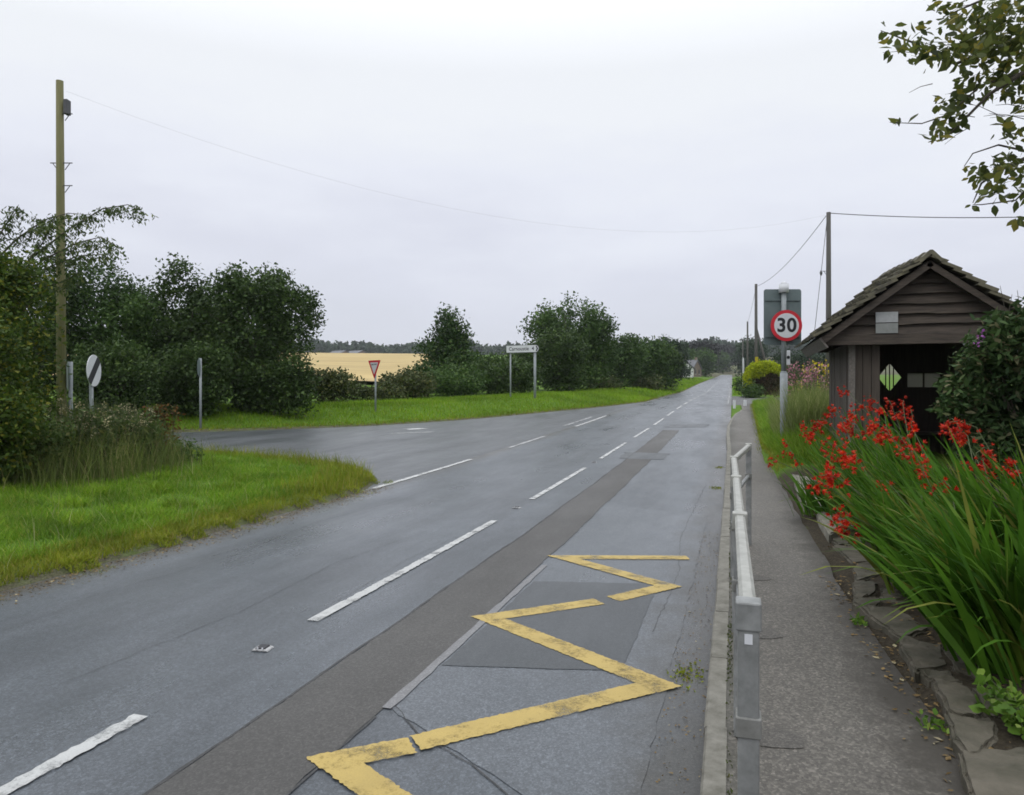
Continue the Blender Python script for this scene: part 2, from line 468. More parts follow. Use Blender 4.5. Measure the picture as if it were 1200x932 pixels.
def smooth(a, b, x):
    t = np.clip((x - a) / (b - a), 0, 1); return t * t * (3 - 2 * t)
def hf(r): return np.interp(r, [0, 20, 35, 60, 80, 120, 190, 260, 330, 450, 560, 700, 900, 2500],
                            [0, .3, .75, 1.6, 2.7, 5.0, 9.3, 13.6, 12.6, 16, 24, 31, 31, 20])
def H(X, Y):
    X = np.asarray(X, float); Y = np.asarray(Y, float)
    r = np.hypot(X, Y)
    base = zr(Y)
    base = base + (hf(r) - base) * smooth(-13, -42, X) * (Y > 0)
    base = base + (hf(r) - base) * smooth(380, 640, r)
    sl = sd_left(X, Y)
    lip = np.where(sl < 0, np.maximum(sl * .7, -.07), np.minimum(sl * .5, .05))
    far = Y > 17.3
    bank = np.where(far, .16 * np.clip(sl - .2, 0, 3.2), .035 * np.clip(sl, 0, 8))
    left = lip + bank
    e = xe(Y)
    sr = X - e
    pav = np.where(sr < 0, .04, .095 + np.minimum(sr * .3, .055) + .18 * np.clip(sr - .35, 0, 1.5))
    mound = .45 * np.exp(-(((X - 1.4) / .65) ** 2 + ((Y - 15.4) / 2.2) ** 2)) * (sr > 0)
    pav = pav + mound
    acc = np.where((X < 5.0) & (Y > 44.4) & (Y < 67), -.05, .04 + .10 * np.clip(X + .1, 0, 6))
    right = np.where(Y < 44.5, pav, acc)
    f = np.where(X < XL + .5, left, np.where(X > XR + .06, right, -.07))
    return base + f
def Hs(x, y): return float(H(np.array([x]), np.array([y]))[0])

# terrain: one sheet to the horizon
def axis(parts):
    out = []
    for a, b, s in parts: out += list(np.arange(a, b - 1e-6, s))
    out.append(parts[-1][1]); return np.array(out)
gx = axis([(-2400, -800, 200), (-800, -200, 40), (-200, -60, 8), (-60, -24, 2), (-24, -5, .2), (-5, -.6, 1.1), (-.6, 3.4, .1), (3.4, 12, .6), (12, 60, 4), (60, 240, 15), (240, 800, 60), (800, 1800, 200)])
gy = axis([(-40, -4, 6), (-4, 1, .5), (1, 52, .22), (52, 80, 1), (80, 200, 4), (200, 800, 15), (800, 2600, 150)])
GX, GY = np.meshgrid(gx, gy)
GZ = H(GX, GY)
GZ += np.where((GX > .9) & (GY < 45) & (GX < 12), (rng.random(GX.shape) - .5) * .03, 0)
nx, ny = len(gx), len(gy)
me = bpy.data.meshes.new('ground')
V = np.stack([GX, GY, GZ], -1).reshape(-1, 3)
i = np.arange(nx * ny).reshape(ny, nx)
Q = np.stack([i[:-1, :-1], i[:-1, 1:], i[1:, 1:], i[1:, :-1]], -1).reshape(-1, 4)
me.vertices.add(len(V)); me.vertices.foreach_set('co', V.reshape(-1).astype(np.float32))
me.loops.add(Q.size); me.loops.foreach_set('vertex_index', Q.reshape(-1).astype(np.int32))
me.polygons.add(len(Q)); me.polygons.foreach_set('loop_start', np.arange(0, Q.size, 4, dtype=np.int32))
me.polygons.foreach_set('loop_total', np.full(len(Q), 4, dtype=np.int32))
me.polygons.foreach_set('use_smooth', np.ones(len(Q), bool)); me.update(calc_edges=True)
SD = np.where(GX < -3, sd_left(GX, GY), 9)
soil = np.exp(-(np.clip(SD - .1, 0, 9) / .22) ** 2)
at_ = me.attributes.new('soil', 'FLOAT', 'POINT'); at_.data.foreach_set('value', soil.reshape(-1).astype(np.float32))
struct(link('ground', me, M['terrain']))

def strip(name, x0, x1, y0, y1, off, mat, step=1.0, fx=None, jit=0.0):
    ys = sorted(set([y0, y1] + [float(k) for k in np.arange(math.ceil(y0), y1, step) if y0 < k < y1] + [float(k) for k in range(math.ceil(y0), math.ceil(y1)) if y0 < k < y1]))
    v = []; f = []
    for y in ys:
        s = float(fx(y)) if fx else 0
        z = float(zr(y)) + off
        v += [(x0 + s + random.uniform(-jit, jit), y, z), (x1 + s + random.uniform(-jit, jit), y, z)]
    for k in range(len(ys) - 1): f.append((2 * k, 2 * k + 1, 2 * k + 3, 2 * k + 2))
    b = MB(); b.add(v, f)
    return struct(b.build(name, mat))

def sheet(name, pts, off, mat, jit=0.0, stp=.12):
    P = []
    if jit:
        for (x0, y0), (x1, y1) in zip(pts, pts[1:] + pts[:1]):
            n = max(1, int(math.hypot(x1 - x0, y1 - y0) / stp))
            for k in range(n):
                t = k / n
                P.append((x0 + (x1 - x0) * t + random.uniform(-jit, jit), y0 + (y1 - y0) * t + random.uniform(-jit, jit)))
    else: P = pts
    bm = bmesh.new()
    f = bm.faces.new([bm.verts.new((x, y, 0)) for x, y in P])
    if f.normal.z < 0: f.normal_flip()
    ymax = max(p[1] for p in P)
    for k in range(8, int(ymax) + 1):
        bmesh.ops.bisect_plane(bm, geom=bm.verts[:] + bm.edges[:] + bm.faces[:], plane_co=(0, k, 0), plane_no=(0, 1, 0))
    bmesh.ops.triangulate(bm, faces=bm.faces[:])
    for v in bm.verts: v.co.z = float(zr(v.co.y)) + off
    bmesh.ops.recalc_face_normals(bm, faces=bm.faces)
    if sum(f.normal.z for f in bm.faces) < 0:
        for f in bm.faces: f.normal_flip()
    me = bpy.data.meshes.new(name); bm.to_mesh(me); bm.free()
    return struct(link(name, me, mat))

# ------------------------------------------------------------------ roads
strip('main_road', XL, XR + .06, -8, 440, 0, M['road'])
sheet('side_road', SIDE, 0, M['side'])
strip('pavement', -.028, 0, -8, 44.5, .10, M['pave'])
bpy.data.objects.remove(bpy.data.objects['pavement'])
ys = list(np.arange(-8, 45, .5))
b = MB(); v = []; f = []
for y in ys:
    z = float(zr(y)) + .10
    v += [(-.028 + float(kerb_shift(y)), y, z), (float(xe(y)) + random.uniform(-.015, .03), y, z), (float(xe(y)) + .06, y, z - .09)]
for k in range(len(ys) - 1):
    f += [(3 * k, 3 * k + 1, 3 * k + 4, 3 * k + 3), (3 * k + 1, 3 * k + 2, 3 * k + 5, 3 * k + 4)]
struct(b.add(v, f).build('pavement', M['pave']))
sheet('access_drive', [(-.05, 44.6), (1.1, 44.6), (2.2, 48), (4.6, 55), (4.8, 64), (1.2, 66), (-.05, 68)], .012, M['drive'])
b = MB()
y = -7.4
while y < 37:
    y1 = y + .905
    s0, s1 = float(kerb_shift(y + .004)), float(kerb_shift(y1))
    z0, z1 = float(zr(y)), float(zr(y1))
    j = random.uniform(-.004, .004)
    v = []
    for (s, yy, z) in ((s0, y + .006, z0), (s1, y1, z1)):
        v += [(-.125 + s + j, yy, z - .1), (-.122 + s + j, yy, z + .088), (-.112 + s + j, yy, z + .102 + j), (-.026 + s + j, yy, z + .103 + j), (-.026 + s + j, yy, z - .1)]
    b.add(v, [(0, 1, 6, 5), (1, 2, 7, 6), (2, 3, 8, 7), (3, 4, 9, 8), (4, 3, 2, 1, 0), (5, 6, 7, 8, 9)])
    y = y1
struct(b.build('kerb', M['kerb']))

def wob(a): return lambda y: a * math.sin(y * 1.7) + a * .7 * math.sin(y * 4.1 + 1)
strip('trench_patch', -2.27, -1.73, -6, 25.5, .004, M['trench'], .1, fx=wob(.006), jit=.008)
strip('tar_seam', -2.288, -2.272, -6, 25.5, .0055, M['crack'], .1, fx=wob(.006), jit=.005)
strip('tar_seam', -1.728, -1.716, -6, 3.3, .0055, M['crack'], .1, fx=wob(.006), jit=.004)
sheet('bay_surface', [(-1.70, 3.42), (-1.62, 3.35), (-.36, 2.55), (-.30, 9.8), (-1.69, 10.2)], .003, M['bay'], .012)
sheet('bay_patch', [(-1.66, 4.02), (-.62, 4.25), (-.60, 6.25), (-1.63, 6.02)], .006, M['patch'], .008)
sheet('joint_seal_line', [(-1.735, 3.4), (-1.68, 3.4), (-1.655, 6.6), (-1.71, 6.6)], .0075, M['seal'], .006)
strip('cross_patch', -2.5, -1.45, 16.4, 17.8, .005, M['patch'], .2, jit=.05)
sheet('far_patch', [(-2.4, 26.6), (-.9, 27.2), (-.8, 29.0), (-2.3, 28.3)], .004, M['patch'], .08)

def crack(pts, w):
    P = []
    for (x0, y0), (x1, y1) in zip(pts[:-1], pts[1:]):
        n = max(2, int(math.hypot(x1 - x0, y1 - y0) / .08))
        for k in range(n): P.append((x0 + (x1 - x0) * k / n + random.gauss(0, .006), y0 + (y1 - y0) * k / n))
    v = []
    for x, y in P:
        z = float(zr(y)) + .0047
        v += [(x - w * random.uniform(.15, .5), y, z), (x + w * random.uniform(.15, .5), y, z)]
    b = MB(); b.add(v, [(2 * k, 2 * k + 1, 2 * k + 3, 2 * k + 2) for k in range(len(P) - 1)])
    struct(b.build('crack', M['crack']))
crack([(-1.68, 3.44), (-1.45, 3.2), (-1.1, 3.0), (-.8, 2.76), (-.42, 2.48)], .016)
crack([(-3.6, 3.2), (-3.5, 4.6), (-3.62, 6.1), (-3.4, 7.9)], .0045)
crack([(-2.95, 5.0), (-3.02, 6.4), (-2.96, 7.7)], .004)
crack([(-.52, 5.0), (-.46, 6.6), (-.55, 8.2), (-.5, 10.5), (-.42, 12.9)], .006)
crack([(-4.9, 4.4), (-4.75, 6.0), (-4.95, 7.8), (-4.7, 9.9)], .005)
# centre dashes and edge lines, each its own sheet of paint
s = 4.53 - 5.87 * 2
k = 0
while s < 200:
    strip('centre_dash', -2.90, -2.812, s, s + 4.1 + (.2 if abs(s + 1.34) < .1 else 0), .008, M['white'], .03, jit=.008)
    s += 5.87
for (x0, y0, y1, mt) in ((-5.70, 10.75, 15.4, 'white'), (-5.66, 18.2, 21.9, 'oldwhite'), (-5.66, 26.6, 33.5, 'white'), (-6.15, 26.8, 32.6, 'oldwhite')):
    strip('edge_line', x0, x0 + .11, y0, y1, .008, M[mt], .12, jit=.01)
strip('verge_edge_line', -.30, -.23, 47, 110, .008, M['oldwhite'], 1)
def gpt(x, y): p = ground(x, y); return (p.x, p.y)
def bar(name, x0, y0, x1, y1, w, mt):
    a, c = Vector(gpt(x0, y0)), Vector(gpt(x1, y1))
    n = Vector((-(c - a).y, (c - a).x)).normalized() * w / 2
    return sheet(name, [tuple(a + n), tuple(a - n), tuple(c - n), tuple(c + n)], .008, M[mt])
bar('give_way_dash', 476, 503.5, 498, 502.5, .55, 'white')
bar('give_way_dash', 458, 508.5, 508, 506.6, .22, 'oldwhite')

def ribbon(name, pts, w, off, mat):
    P = [Vector(p) for p in pts]
    Lp, Rp = [], []
    for i, p in enumerate(P):
        d0 = (p - P[i - 1]).normalized() if i else (P[1] - p).normalized()
        d1 = (P[i + 1] - p).normalized() if i < len(P) - 1 else d0
        n0, n1 = Vector((-d0.y, d0.x)), Vector((-d1.y, d1.x))
        m = (n0 + n1)
        if m.length < 1e-4: m = n0
        m.normalize()
        k = min(w / 2 / max(m.dot(n0), .2), w * 1.25)
        Lp.append(p + m * k); Rp.append(p - m * k)
    outl = [tuple(p) for p in Lp] + [tuple(p) for p in reversed(Rp)]
    return sheet(name, outl, off, mat, .0055, .016)
zz = [[(806, 654.5), (660, 654), (783, 688), (719, 703)], [(702, 706), (572, 725), (772, 804), (487, 872.5)], [(483, 875), (392, 893), (485, 958)]]
for z in zz: ribbon('zigzag_marking', [gpt(*p) for p in z], .158, .009, M['yellow'])

# golden field: a sheet over the ground beyond the hedge
fy = np.concatenate([np.arange(64, 130, 6), np.arange(130, 262, 10)])
aa = np.radians(np.arange(20.6, 78, 1.2))
v = []; f = []
for r_ in fy:
    for t in aa:
        x, yy = -r_ * math.sin(t), r_ * math.cos(t)
        v.append((x, yy, 0))
va = np.array(v); va[:, 2] = H(va[:, 0], va[:, 1]) + .35
n = len(aa)
for i_ in range(len(fy) - 1):
    for k in range(n - 1):
        a = i_ * n + k
        f.append((a, a + 1, a + n + 1, a + n))
b = MB(); b.add([tuple(p) for p in va], f)
struct(b.build('barley_field', M['field'], smooth=True))

# ------------------------------------------------------------------ vegetation tools
def rand_unit(n):
    v = rng.normal(size=(n, 3)); return v / np.linalg.norm(v, axis=1, keepdims=True)
def leaf_quads(P, size, aspect=.55, up=.35, droop=0.0):
    n = len(P)
    d = rand_unit(n); d[:, 2] = d[:, 2] * .8 - droop
    d /= np.linalg.norm(d, axis=1, keepdims=True)
    q = rand_unit(n); q[:, 2] += up
    s = np.cross(d, q); s /= np.linalg.norm(s, axis=1, keepdims=True) + 1e-9
    L = size * (0.6 + .8 * rng.random((n, 1)))
    W = L * aspect * .5
    nn = np.cross(d, s)
    return np.stack([P, P + d * L * .5 + s * W + nn * L * .06, P + d * L, P + d * L * .5 - s * W + nn * L * .06], 1)
def leaf_hex(P, size, aspect=.5, droop=.2):
    n = len(P)
    d = rand_unit(n); d[:, 2] = d[:, 2] * .7 - droop
    d /= np.linalg.norm(d, axis=1, keepdims=True)
    s = np.cross(d, rand_unit(n)); s /= np.linalg.norm(s, axis=1, keepdims=True) + 1e-9
    L = size * (.55 + .8 * rng.random((n, 1))); W = L * aspect * .5
    nn = np.cross(d, s)
    return np.stack([P, P + d * L * .25 + s * W * .8, P + d * L * .55 + s * W, P + d * L - nn * L * .12,
                     P + d * L * .55 - s * W, P + d * L * .25 - s * W * .8], 1)
def blob_points(blobs, n, clump, spread):
    """leaf points gathered in clumps near the surface of ellipsoids"""
    vol = np.array([(b[3] * b[4] * b[5]) ** .67 for b in blobs]); vol /= vol.sum()
    out = []; cen = []
    for b, w in zip(blobs, vol):
        k = max(6, int(n * w / clump))
        u = rand_unit(k)
        rr = (.12 + .88 * rng.random((k, 1))) ** .5
        c = np.array(b[:3]) + u * rr * np.array(b[3:6])
        cen.append(c)
        m = rng.poisson(clump, k)
        idx = np.repeat(np.arange(k), m)
        out.append(c[idx] + rand_unit(len(idx)) * rng.random((len(idx), 1)) ** .4 * spread * 1.55 * np.array([1, 1, .75]))
    return np.concatenate(out), np.concatenate(cen)

def woody(base, cen, r0, nl=14, top=.8):
    b = MB()
    base = Vector(base)
    c = cen[rng.permutation(len(cen))[:nl]]
    hi = Vector(c[np.argmax(c[:, 2])])
    mid = base.lerp(hi, .5) + Vector((random.uniform(-.1, .1), random.uniform(-.1, .1), 0)) * r0 * 6
    b.tube([base + Vector((0, 0, -.15)), base.lerp(mid, .5), mid, mid.lerp(hi, .6), hi], [r0 * 1.25, r0, r0 * .7, r0 * .4, r0 * .12], 8)
    for p in c:
        p = Vector(p); t = random.uniform(.25, .75)
        s0 = base.lerp(hi, t * .8)
        m_ = s0.lerp(p, .5) + Vector((0, 0, .12 * (p - s0).length))
        b.tube([s0, m_, p], [r0 * .4, r0 * .25, r0 * .07], 5)
    return b

def px(d): return d / F
def plant(name, label, cat, cx, top, hw, d, mat, shape='round', group=None, base_y=None, leaf=4.2, dens=1.0, sparse=False, dy=1.0, foot=.0, seed=None):
    global rng
    random.seed(int(cx * 7 + top * 3 + d)); rng = np.random.default_rng(int(cx * 7 + top * 3 + d) + 5000)
    g = at(cx, HY, d)
    gz = Hs(g.x, g.y)
    ztop = EYE + (HY - top) * px(d)
    w = hw * px(d); h = max(ztop - gz, .3)
    t = thing(name, (g.x, g.y, gz), label, cat, 0, group)
    bl = []
    dp = w * dy
    if shape == 'round':
        bl.append((0, 0, h * .53, w * .90, dp * .90, h * .45))
        for k in range(9):
            a = random.uniform(0, 6.28); e = random.uniform(-.5, .95)
            c = math.sqrt(1 - e * e)
            s_ = random.uniform(.22, .34)
            bl.append((math.cos(a) * c * w * .70, math.sin(a) * c * dp * .70, h * (.55 + .36 * e), w * s_, dp * s_, h * s_ * .55))
        bl.append((0, 0, h * .2, w * .7, dp * .7, h * .2))
        for k in range(12):
            a = random.uniform(0, 6.28); e = random.uniform(.25, 1.0); c = math.sqrt(1 - e * e)
            s_ = random.uniform(.06, .13)
            bl.append((math.cos(a) * c * w * .93, math.sin(a) * c * dp * .93, h * (.55 + .43 * e), w * s_, dp * s_, h * s_ * 1.2))
    elif shape == 'cone':
        for k in range(11):
            q = k / 10
            ww = w * (1 - q) ** .75 * .85 + w * .1
            a = random.uniform(0, 6.28)
            o_ = ww * .35
            bl.append((math.cos(a) * o_, math.sin(a) * o_, h * (.12 + .80 * q), ww * .8, ww * .8, h * .1))
    elif shape == 'hedge':
        for k in range(7):
            q = (k + .5) / 7 * 2 - 1
            hh = h * random.uniform(.82, 1.0)
            bl.append((q * w * .85, random.uniform(-.2, .2) * dp, hh * .5, w * .26, dp * .5, hh * .48))
    elif shape == 'dome':
        bl.append((0, 0, h * .52, w * .92, dp * .92, h * .46))
        bl.append((0, 0, h * .25, w * .85, dp * .85, h * .25))
    elif shape == 'airy':
        for k in range(14):
            q = k / 13
            a = random.uniform(0, 6.28)
            bl.append((math.cos(a) * w * .5 * (1 - .4 * q), math.sin(a) * w * .5, h * (.15 + .74 * q), w * (.62 - .3 * q), w * (.6 - .3 * q), h * .13))
    ls = leaf * px(d)
    area = 2 * hw * (h / px(d)) * .8
    n = int(min(60000, dens * 13.0 * area / (leaf * leaf * .5)))
    P, cen = blob_points(bl, n, 26 if not sparse else 20, ls * (2.3 if not sparse else 1.9))
    if h > 2.2 and shape in ('round', 'airy', 'cone'):
        for k in range(20):
            u_ = rand_unit(1)[0]; u_[2] = abs(u_[2]) * .9 - .1
            c_ = np.array([u_[0] * w * .85, u_[1] * dp * .85, h * (.55 + .40 * u_[2])])
            r_ = w * random.uniform(.07, .17)
            q_ = np.linalg.norm((P - c_) * np.array([1, 1, 1.2]), axis=1)
            P = P[(q_ > r_) | (rng.random(len(P)) < .12)]
    P[:, 2] = np.maximum(P[:, 2], foot * h + .02)
    link('crown', poly_mesh('crown', leaf_quads(P, ls), 4), mat, t)
    wd = woody((0, 0, 0), cen, max(.03, h * (.022 if shape != 'airy' else .011)), 16 if h > 2 else 8)
    wd.build('trunk', M['bark'], t, True)
    return t

# ------------------------------------------------------------------ trees and bushes, left and far
plant('oak_tree', 'big rounded dark green tree at the right end of the near tree belt', 'tree', 302, 317, 70, 30, M['leaf_dark'], dens=1.25, base_y=490)
plant('alder_tree', 'tall thin-crowned tree with ragged gappy top left of the big rounded one', 'tree', 216, 306, 46, 31, M['leaf_dark'], 'airy', sparse=True, dens=.75)
plant('ash_sapling', 'mid-height leafy tree filling the gap behind the thin-crowned tree', 'tree', 238, 352, 46, 34, M['leaf_dark'], dens=.9)
plant('elder_tree', 'dark bushy tree right of the broad one, behind the edge-on sign', 'tree', 178, 345, 46, 33, M['leaf_dark'], dens=.9)
plant('sycamore_tree', 'broad dark tree behind the near utility pole and striped disc sign', 'tree', 122, 306, 62, 29, M['leaf_mid'], dens=.9)
plant('sycamore_tree', 'dark leafy tree at the far left behind the ash branches', 'tree', 22, 318, 60, 27, M['leaf_dark'], dens=1.0)
plant('understorey_bush', 'low black-green bush under the tree belt behind the edge-on sign', 'bush', 225, 408, 60, 27.5, M['leaf_dark'], 'round', dens=1.1, dy=.5)
plant('understorey_bush', 'low dark bush under the tree belt behind the striped disc sign', 'bush', 130, 408, 60, 25.5, M['leaf_dark'], 'round', dens=1.1, dy=.5)
plant('understorey_bush', 'low dark bush filling the foot of the big rounded tree', 'bush', 320, 415, 52, 28.5, M['leaf_dark'], 'hedge', dens=1.1, dy=.35)
plant('hedge_bush', 'olive hedge bush beside the big rounded tree, left of the give way sign', 'bush', 388, 438, 34, 37, M['leaf_olive'], 'round', leaf=3.6)
plant('hedge_bush', 'low brownish hedge bush right behind the give way sign', 'bush', 437, 450, 34, 39, M['leaf_olive'], 'hedge', leaf=3.6, dy=.6)
plant('hedge_bush', 'rounded hedge bush between the give way sign and the conical tree', 'bush', 478, 441, 30, 41, M['leaf_olive'], 'round', leaf=3.6)
plant('hedge_bush', 'dark bush at the foot of the conical tree', 'bush', 530, 434, 42, 46, M['leaf_mid'], 'round', leaf=3.6)
plant('hedge_bush', 'dark hedge bush directly behind the direction sign legs', 'bush', 592, 425, 44, 50, M['leaf_dark'], 'round', leaf=3.4)
plant('hedge_bush', 'broad dark hedge bush filling the gap between conical tree and direction sign', 'bush', 570, 420, 36, 62, M['leaf_mid'], 'round', leaf=3.2)
plant('hedge_bush', 'tall hedge bush just left of the large domed tree', 'bush', 606, 416, 30, 66, M['leaf_dark'], 'round', leaf=3.2)
plant('conical_tree', 'conical mid green tree rising behind the hedge beside the barley field', 'tree', 523, 360, 52, 53, M['leaf_con'], 'cone', leaf=3.6, dens=1.1)
plant('lime_tree', 'large domed dark green tree right of the direction sign', 'tree', 668, 360, 58, 64, M['leaf_mid'], leaf=3.4, dens=1.2)
plant('hawthorn_tree', 'smaller dark tree standing in front of the large domed tree', 'tree', 656, 388, 33, 56, M['leaf_dark'], leaf=3.4, dens=1.1)
plant('roadside_tree', 'bushy tree touching the right side of the large domed tree', 'tree', 728, 397, 30, 76, M['leaf_mid'], leaf=3.2)
plant('roadside_tree', 'mid green bushy tree in the middle of the roadside row', 'tree', 762, 401, 27, 82, M['leaf_mid'], leaf=3.2)
plant('roadside_tree', 'last low bushy tree of the roadside row, nearest the cottages', 'tree', 780, 414, 15, 84, M['leaf_dark'], leaf=3.0)
plant('verge_bush', 'low pale green bush on the verge in front of the roadside row', 'bush', 706, 443, 22, 68, M['leaf_olive'], 'hedge', leaf=3.0, dy=.5)
plant('verge_bush', 'low grey-green bush on the verge at the end of the roadside row', 'bush', 754, 442, 22, 76, M['leaf_olive'], 'hedge', leaf=3.0, dy=.5)
for cx, tp, lab in ((778, 395, 'thin spruce poking above the roadside row, nearest the domed tree'), (789, 398, 'thin spruce poking above the roadside row, in the middle of three'), (798, 402, 'thin spruce poking above the roadside row, nearest the road end')):
    plant('spruce_tree', lab, 'tree', cx, tp, 7, 150, M['leaf_far'], 'cone', 'spruces above the roadside row', leaf=2.6)
plant('village_tree', 'rounded green tree directly above the far cottages', 'tree', 815, 413, 22, 235, M['leaf_mid'], leaf=2.6)
plant('village_tree', 'rounded green tree beside the road where it leaves sight', 'tree', 838, 417, 13, 440, M['leaf_mid'], leaf=2.6)
plant('copper_beech', 'dark purple-leaved tree behind the far cottages', 'tree', 822, 403, 20, 300, M['leaf_copper'], leaf=2.6)
plant('copper_beech', 'dark purple-leaved tree above the far end of the road', 'tree', 846, 408, 15, 470, M['leaf_copper'], leaf=2.6)
plant('hilltop_tree', 'round dark tree behind the pole with the slanting stay', 'tree', 882, 399, 14, 210, M['leaf_far'], leaf=2.6)
plant('hilltop_tree', 'grey-green tree between the far road end and the small poles', 'tree', 874, 407, 10, 330, M['leaf_far'], leaf=2.6)
plant('village_bush', 'dark garden bush left of the clipped yellow hedge', 'bush', 872, 437, 8, 72, M['leaf_dark'], 'dome', leaf=2.6)
plant('field_hedge', 'dark hedge far behind the tall grass beside the shelter', 'hedge', 946, 409, 40, 120, M['leaf_far'], 'hedge', leaf=2.6, dy=.4)
plant('field_hedge', 'pale hedge far behind the clipped yellow hedge', 'hedge', 905, 425, 30, 95, M['leaf_mid'], 'hedge', leaf=2.6, dy=.4)
# clipped yellow-green hedge
def clipped_hedge():
    d = 60; g = at(895, HY, d); gz = Hs(g.x, g.y); u = px(d)
    t = thing('clipped_hedge', (g.x, g.y, gz), 'clipped hedge with yellow-green top and bare brown sides at the access drive', 'hedge')
    h = EYE + (HY - 425) * u - gz; w = 21 * u
    n = 30000
    ph = rng.random(n) * 6.283; q = rng.random(n)
    k = (1 - q ** 3.2) ** .35
    wob_ = 1 + .05 * np.sin(ph * 5) + .04 * np.sin(q * 9 + ph * 3)
    P = np.stack([np.cos(ph) * w * k * wob_, np.sin(ph) * w * .8 * k * wob_, h * (.12 + .88 * q)], 1) + rng.normal(size=(n, 3)) * .06
    topm = P[:, 2] > h * (.62 + .08 * np.sin(ph * 4))
    topm |= (np.cos(ph) < -.55) & (P[:, 2] > h * .3)
    link('green_growth', poly_mesh('green_growth', leaf_quads(P[topm], .16, .7), 4), M['leaf_gold'], t)
    link('bare_side', poly_mesh('bare_side', leaf_quads(P[~topm], .16, .6), 4), M['leaf_bare'], t)
clipped_hedge()
plant('drive_bush', 'low dark green bush at the corner of the access drive', 'bush', 879, 448, 13, 58, M['leaf_mid'], 'dome', leaf=2.4)

# far wood along the hill: reads as one mass
P = []
for k in range(4600):
    ang = math.radians(random.uniform(-20, 62)); r_ = random.uniform(640, 800)
    x, yy = -r_ * math.sin(ang), r_ * math.cos(ang)
    hgt = random.uniform(9, 15) * (1.0 + .12 * math.sin(ang * 37) + .1 * math.sin(ang * 91))
    n_ = 26
    q = rng.random((n_, 1))
    rad = 3.4 * (1 - q) ** .6
    a = rng.random((n_, 1)) * 6.28
    P.append(np.concatenate([x + np.cos(a) * rad, yy + np.sin(a) * rad, Hs(x, yy) + q * hgt], 1))
P = np.concatenate(P)
struct(link('far_woodland', poly_mesh('far_woodland', leaf_quads(P, 3.2, .8), 4), M['leaf_far']), 'dark distant woodland along the hill crest', 'woodland', 'stuff')

# near bush mass at the left
plant('hawthorn_bush', 'tall yellow-green hawthorn bush at the near left edge', 'bush', 2, 300, 62, 12, M['leaf_yel'], 'round', leaf=5.5, dens=1.0)
plant('hawthorn_bush', 'dense dark green hawthorn bush in front of the near left edge', 'bush', -28, 380, 66, 10.4, M['leaf_yel'], 'round', leaf=6, dens=.9)
plant('bramble_thicket', 'dark bramble thicket at the foot of the near utility pole', 'bush', 78, 486, 46, 12.6, M['leaf_weed'], 'round', leaf=4.6, dens=.55)
plant('bramble_thicket', 'bramble thicket with pale stems below the striped disc sign', 'bush', 138, 488, 40, 13.6, M['leaf_weed'], 'round', leaf=4.6, dens=.55)
plant('bramble_thicket', 'bramble thicket spilling on the grass at the near left edge', 'bush', 20, 488, 52, 11.2, M['leaf_weed'], 'round', leaf=5, dens=1.1)
plant('nettle_patch', 'low green nettle patch at the rim of the side road', 'weed', 214, 520, 17, 15.2, M['leaf_mid'], 'dome', leaf=5)

def stalks(name, label, cat, cx, base_d, hw, top, n, leafmat, headmat, seed_size=.05, heads=1.0, width=.5):
    g = at(cx, HY, base_d); gz = Hs(g.x, g.y)
    t = thing(name, (g.x, g.y, gz), label, cat)
    w = hw * px(base_d); h = EYE + (HY - top) * px(base_d) - gz
    st = MB(); LP = []; HD = []
    for k in range(n):
        x, yy = random.uniform(-w, w), random.uniform(-w, w) * width
        hh = h * random.uniform(.6, 1.0)
        lx, ly = random.uniform(-.12, .12) * h, random.uniform(-.12, .12) * h
        p0, p1, p2 = Vector((x, yy, -.05)), Vector((x + lx * .3, yy + ly * .3, hh * .5)), Vector((x + lx, yy + ly, hh))
        st.tube([p0, p1, p2], [.008, .006, .004], 4)
        for q in np.linspace(.15, .85, 9):
            LP.append(p0.lerp(p2, q) + Vector((random.gauss(0, .05), random.gauss(0, .05), 0)))
        if random.random() < heads:
            HD.append([p2 - Vector((random.gauss(0, .025), random.gauss(0, .025), random.uniform(0, .22) * h * .6)) for q in range(14)])
    st.build('stems', M['stem'], t)
    link('leaves', poly_mesh('leaves', leaf_quads(np.array(LP), .13, .3, droop=.2), 4), leafmat, t)
    for q in HD:
        hd = MB(); zs = [p.z for p in q]; c_ = sum(q, Vector()) / len(q)
        hd.tube([(c_.x, c_.y, min(zs) - .03), (c_.x, c_.y, max(zs) + .02)], .006, 4, 1)
        for f in leaf_quads(np.array(q), seed_size, .7): hd.add(f, [(0, 1, 2, 3)])
        hd.build('flower_head', [headmat, M['stem']], t)
    return t
stalks('dock_plant', 'rusty brown dock stalks at the right end of the bramble thicket', 'weed', 186, 14.4, 16, 474, 60, M['leaf_rust'], M['leaf_rust'], .06)
stalks('thistle_plant', 'pale seeding thistles in front of the near utility pole', 'weed', 86, 12.2, 44, 466, 150, M['leaf_weed'], M['cream'], .04, .2)
stalks('thistle_plant', 'pale seeding thistles beside the rusty dock stalks', 'weed', 142, 13.2, 36, 468, 140, M['leaf_weed'], M['cream'], .04, .2)
stalks('willowherb_clump', 'pink willowherb between the thirty sign and the shelter wall', 'wildflower', 940, 19.5, 17, 420, 60, M['leaf_weed'], M['pink'], .06, .7)
stalks('willowherb_clump', 'pale pink willowherb close to the shelter wall', 'wildflower', 962, 18.5, 12, 423, 34, M['leaf_weed'], M['pink'], .055, .7)
stalks('ragwort_clump', 'yellow ragwort flowering behind the pink willowherb', 'wildflower', 957, 22, 18, 422, 40, M['leaf_weed'], M['yellowfl'], .08, .8)

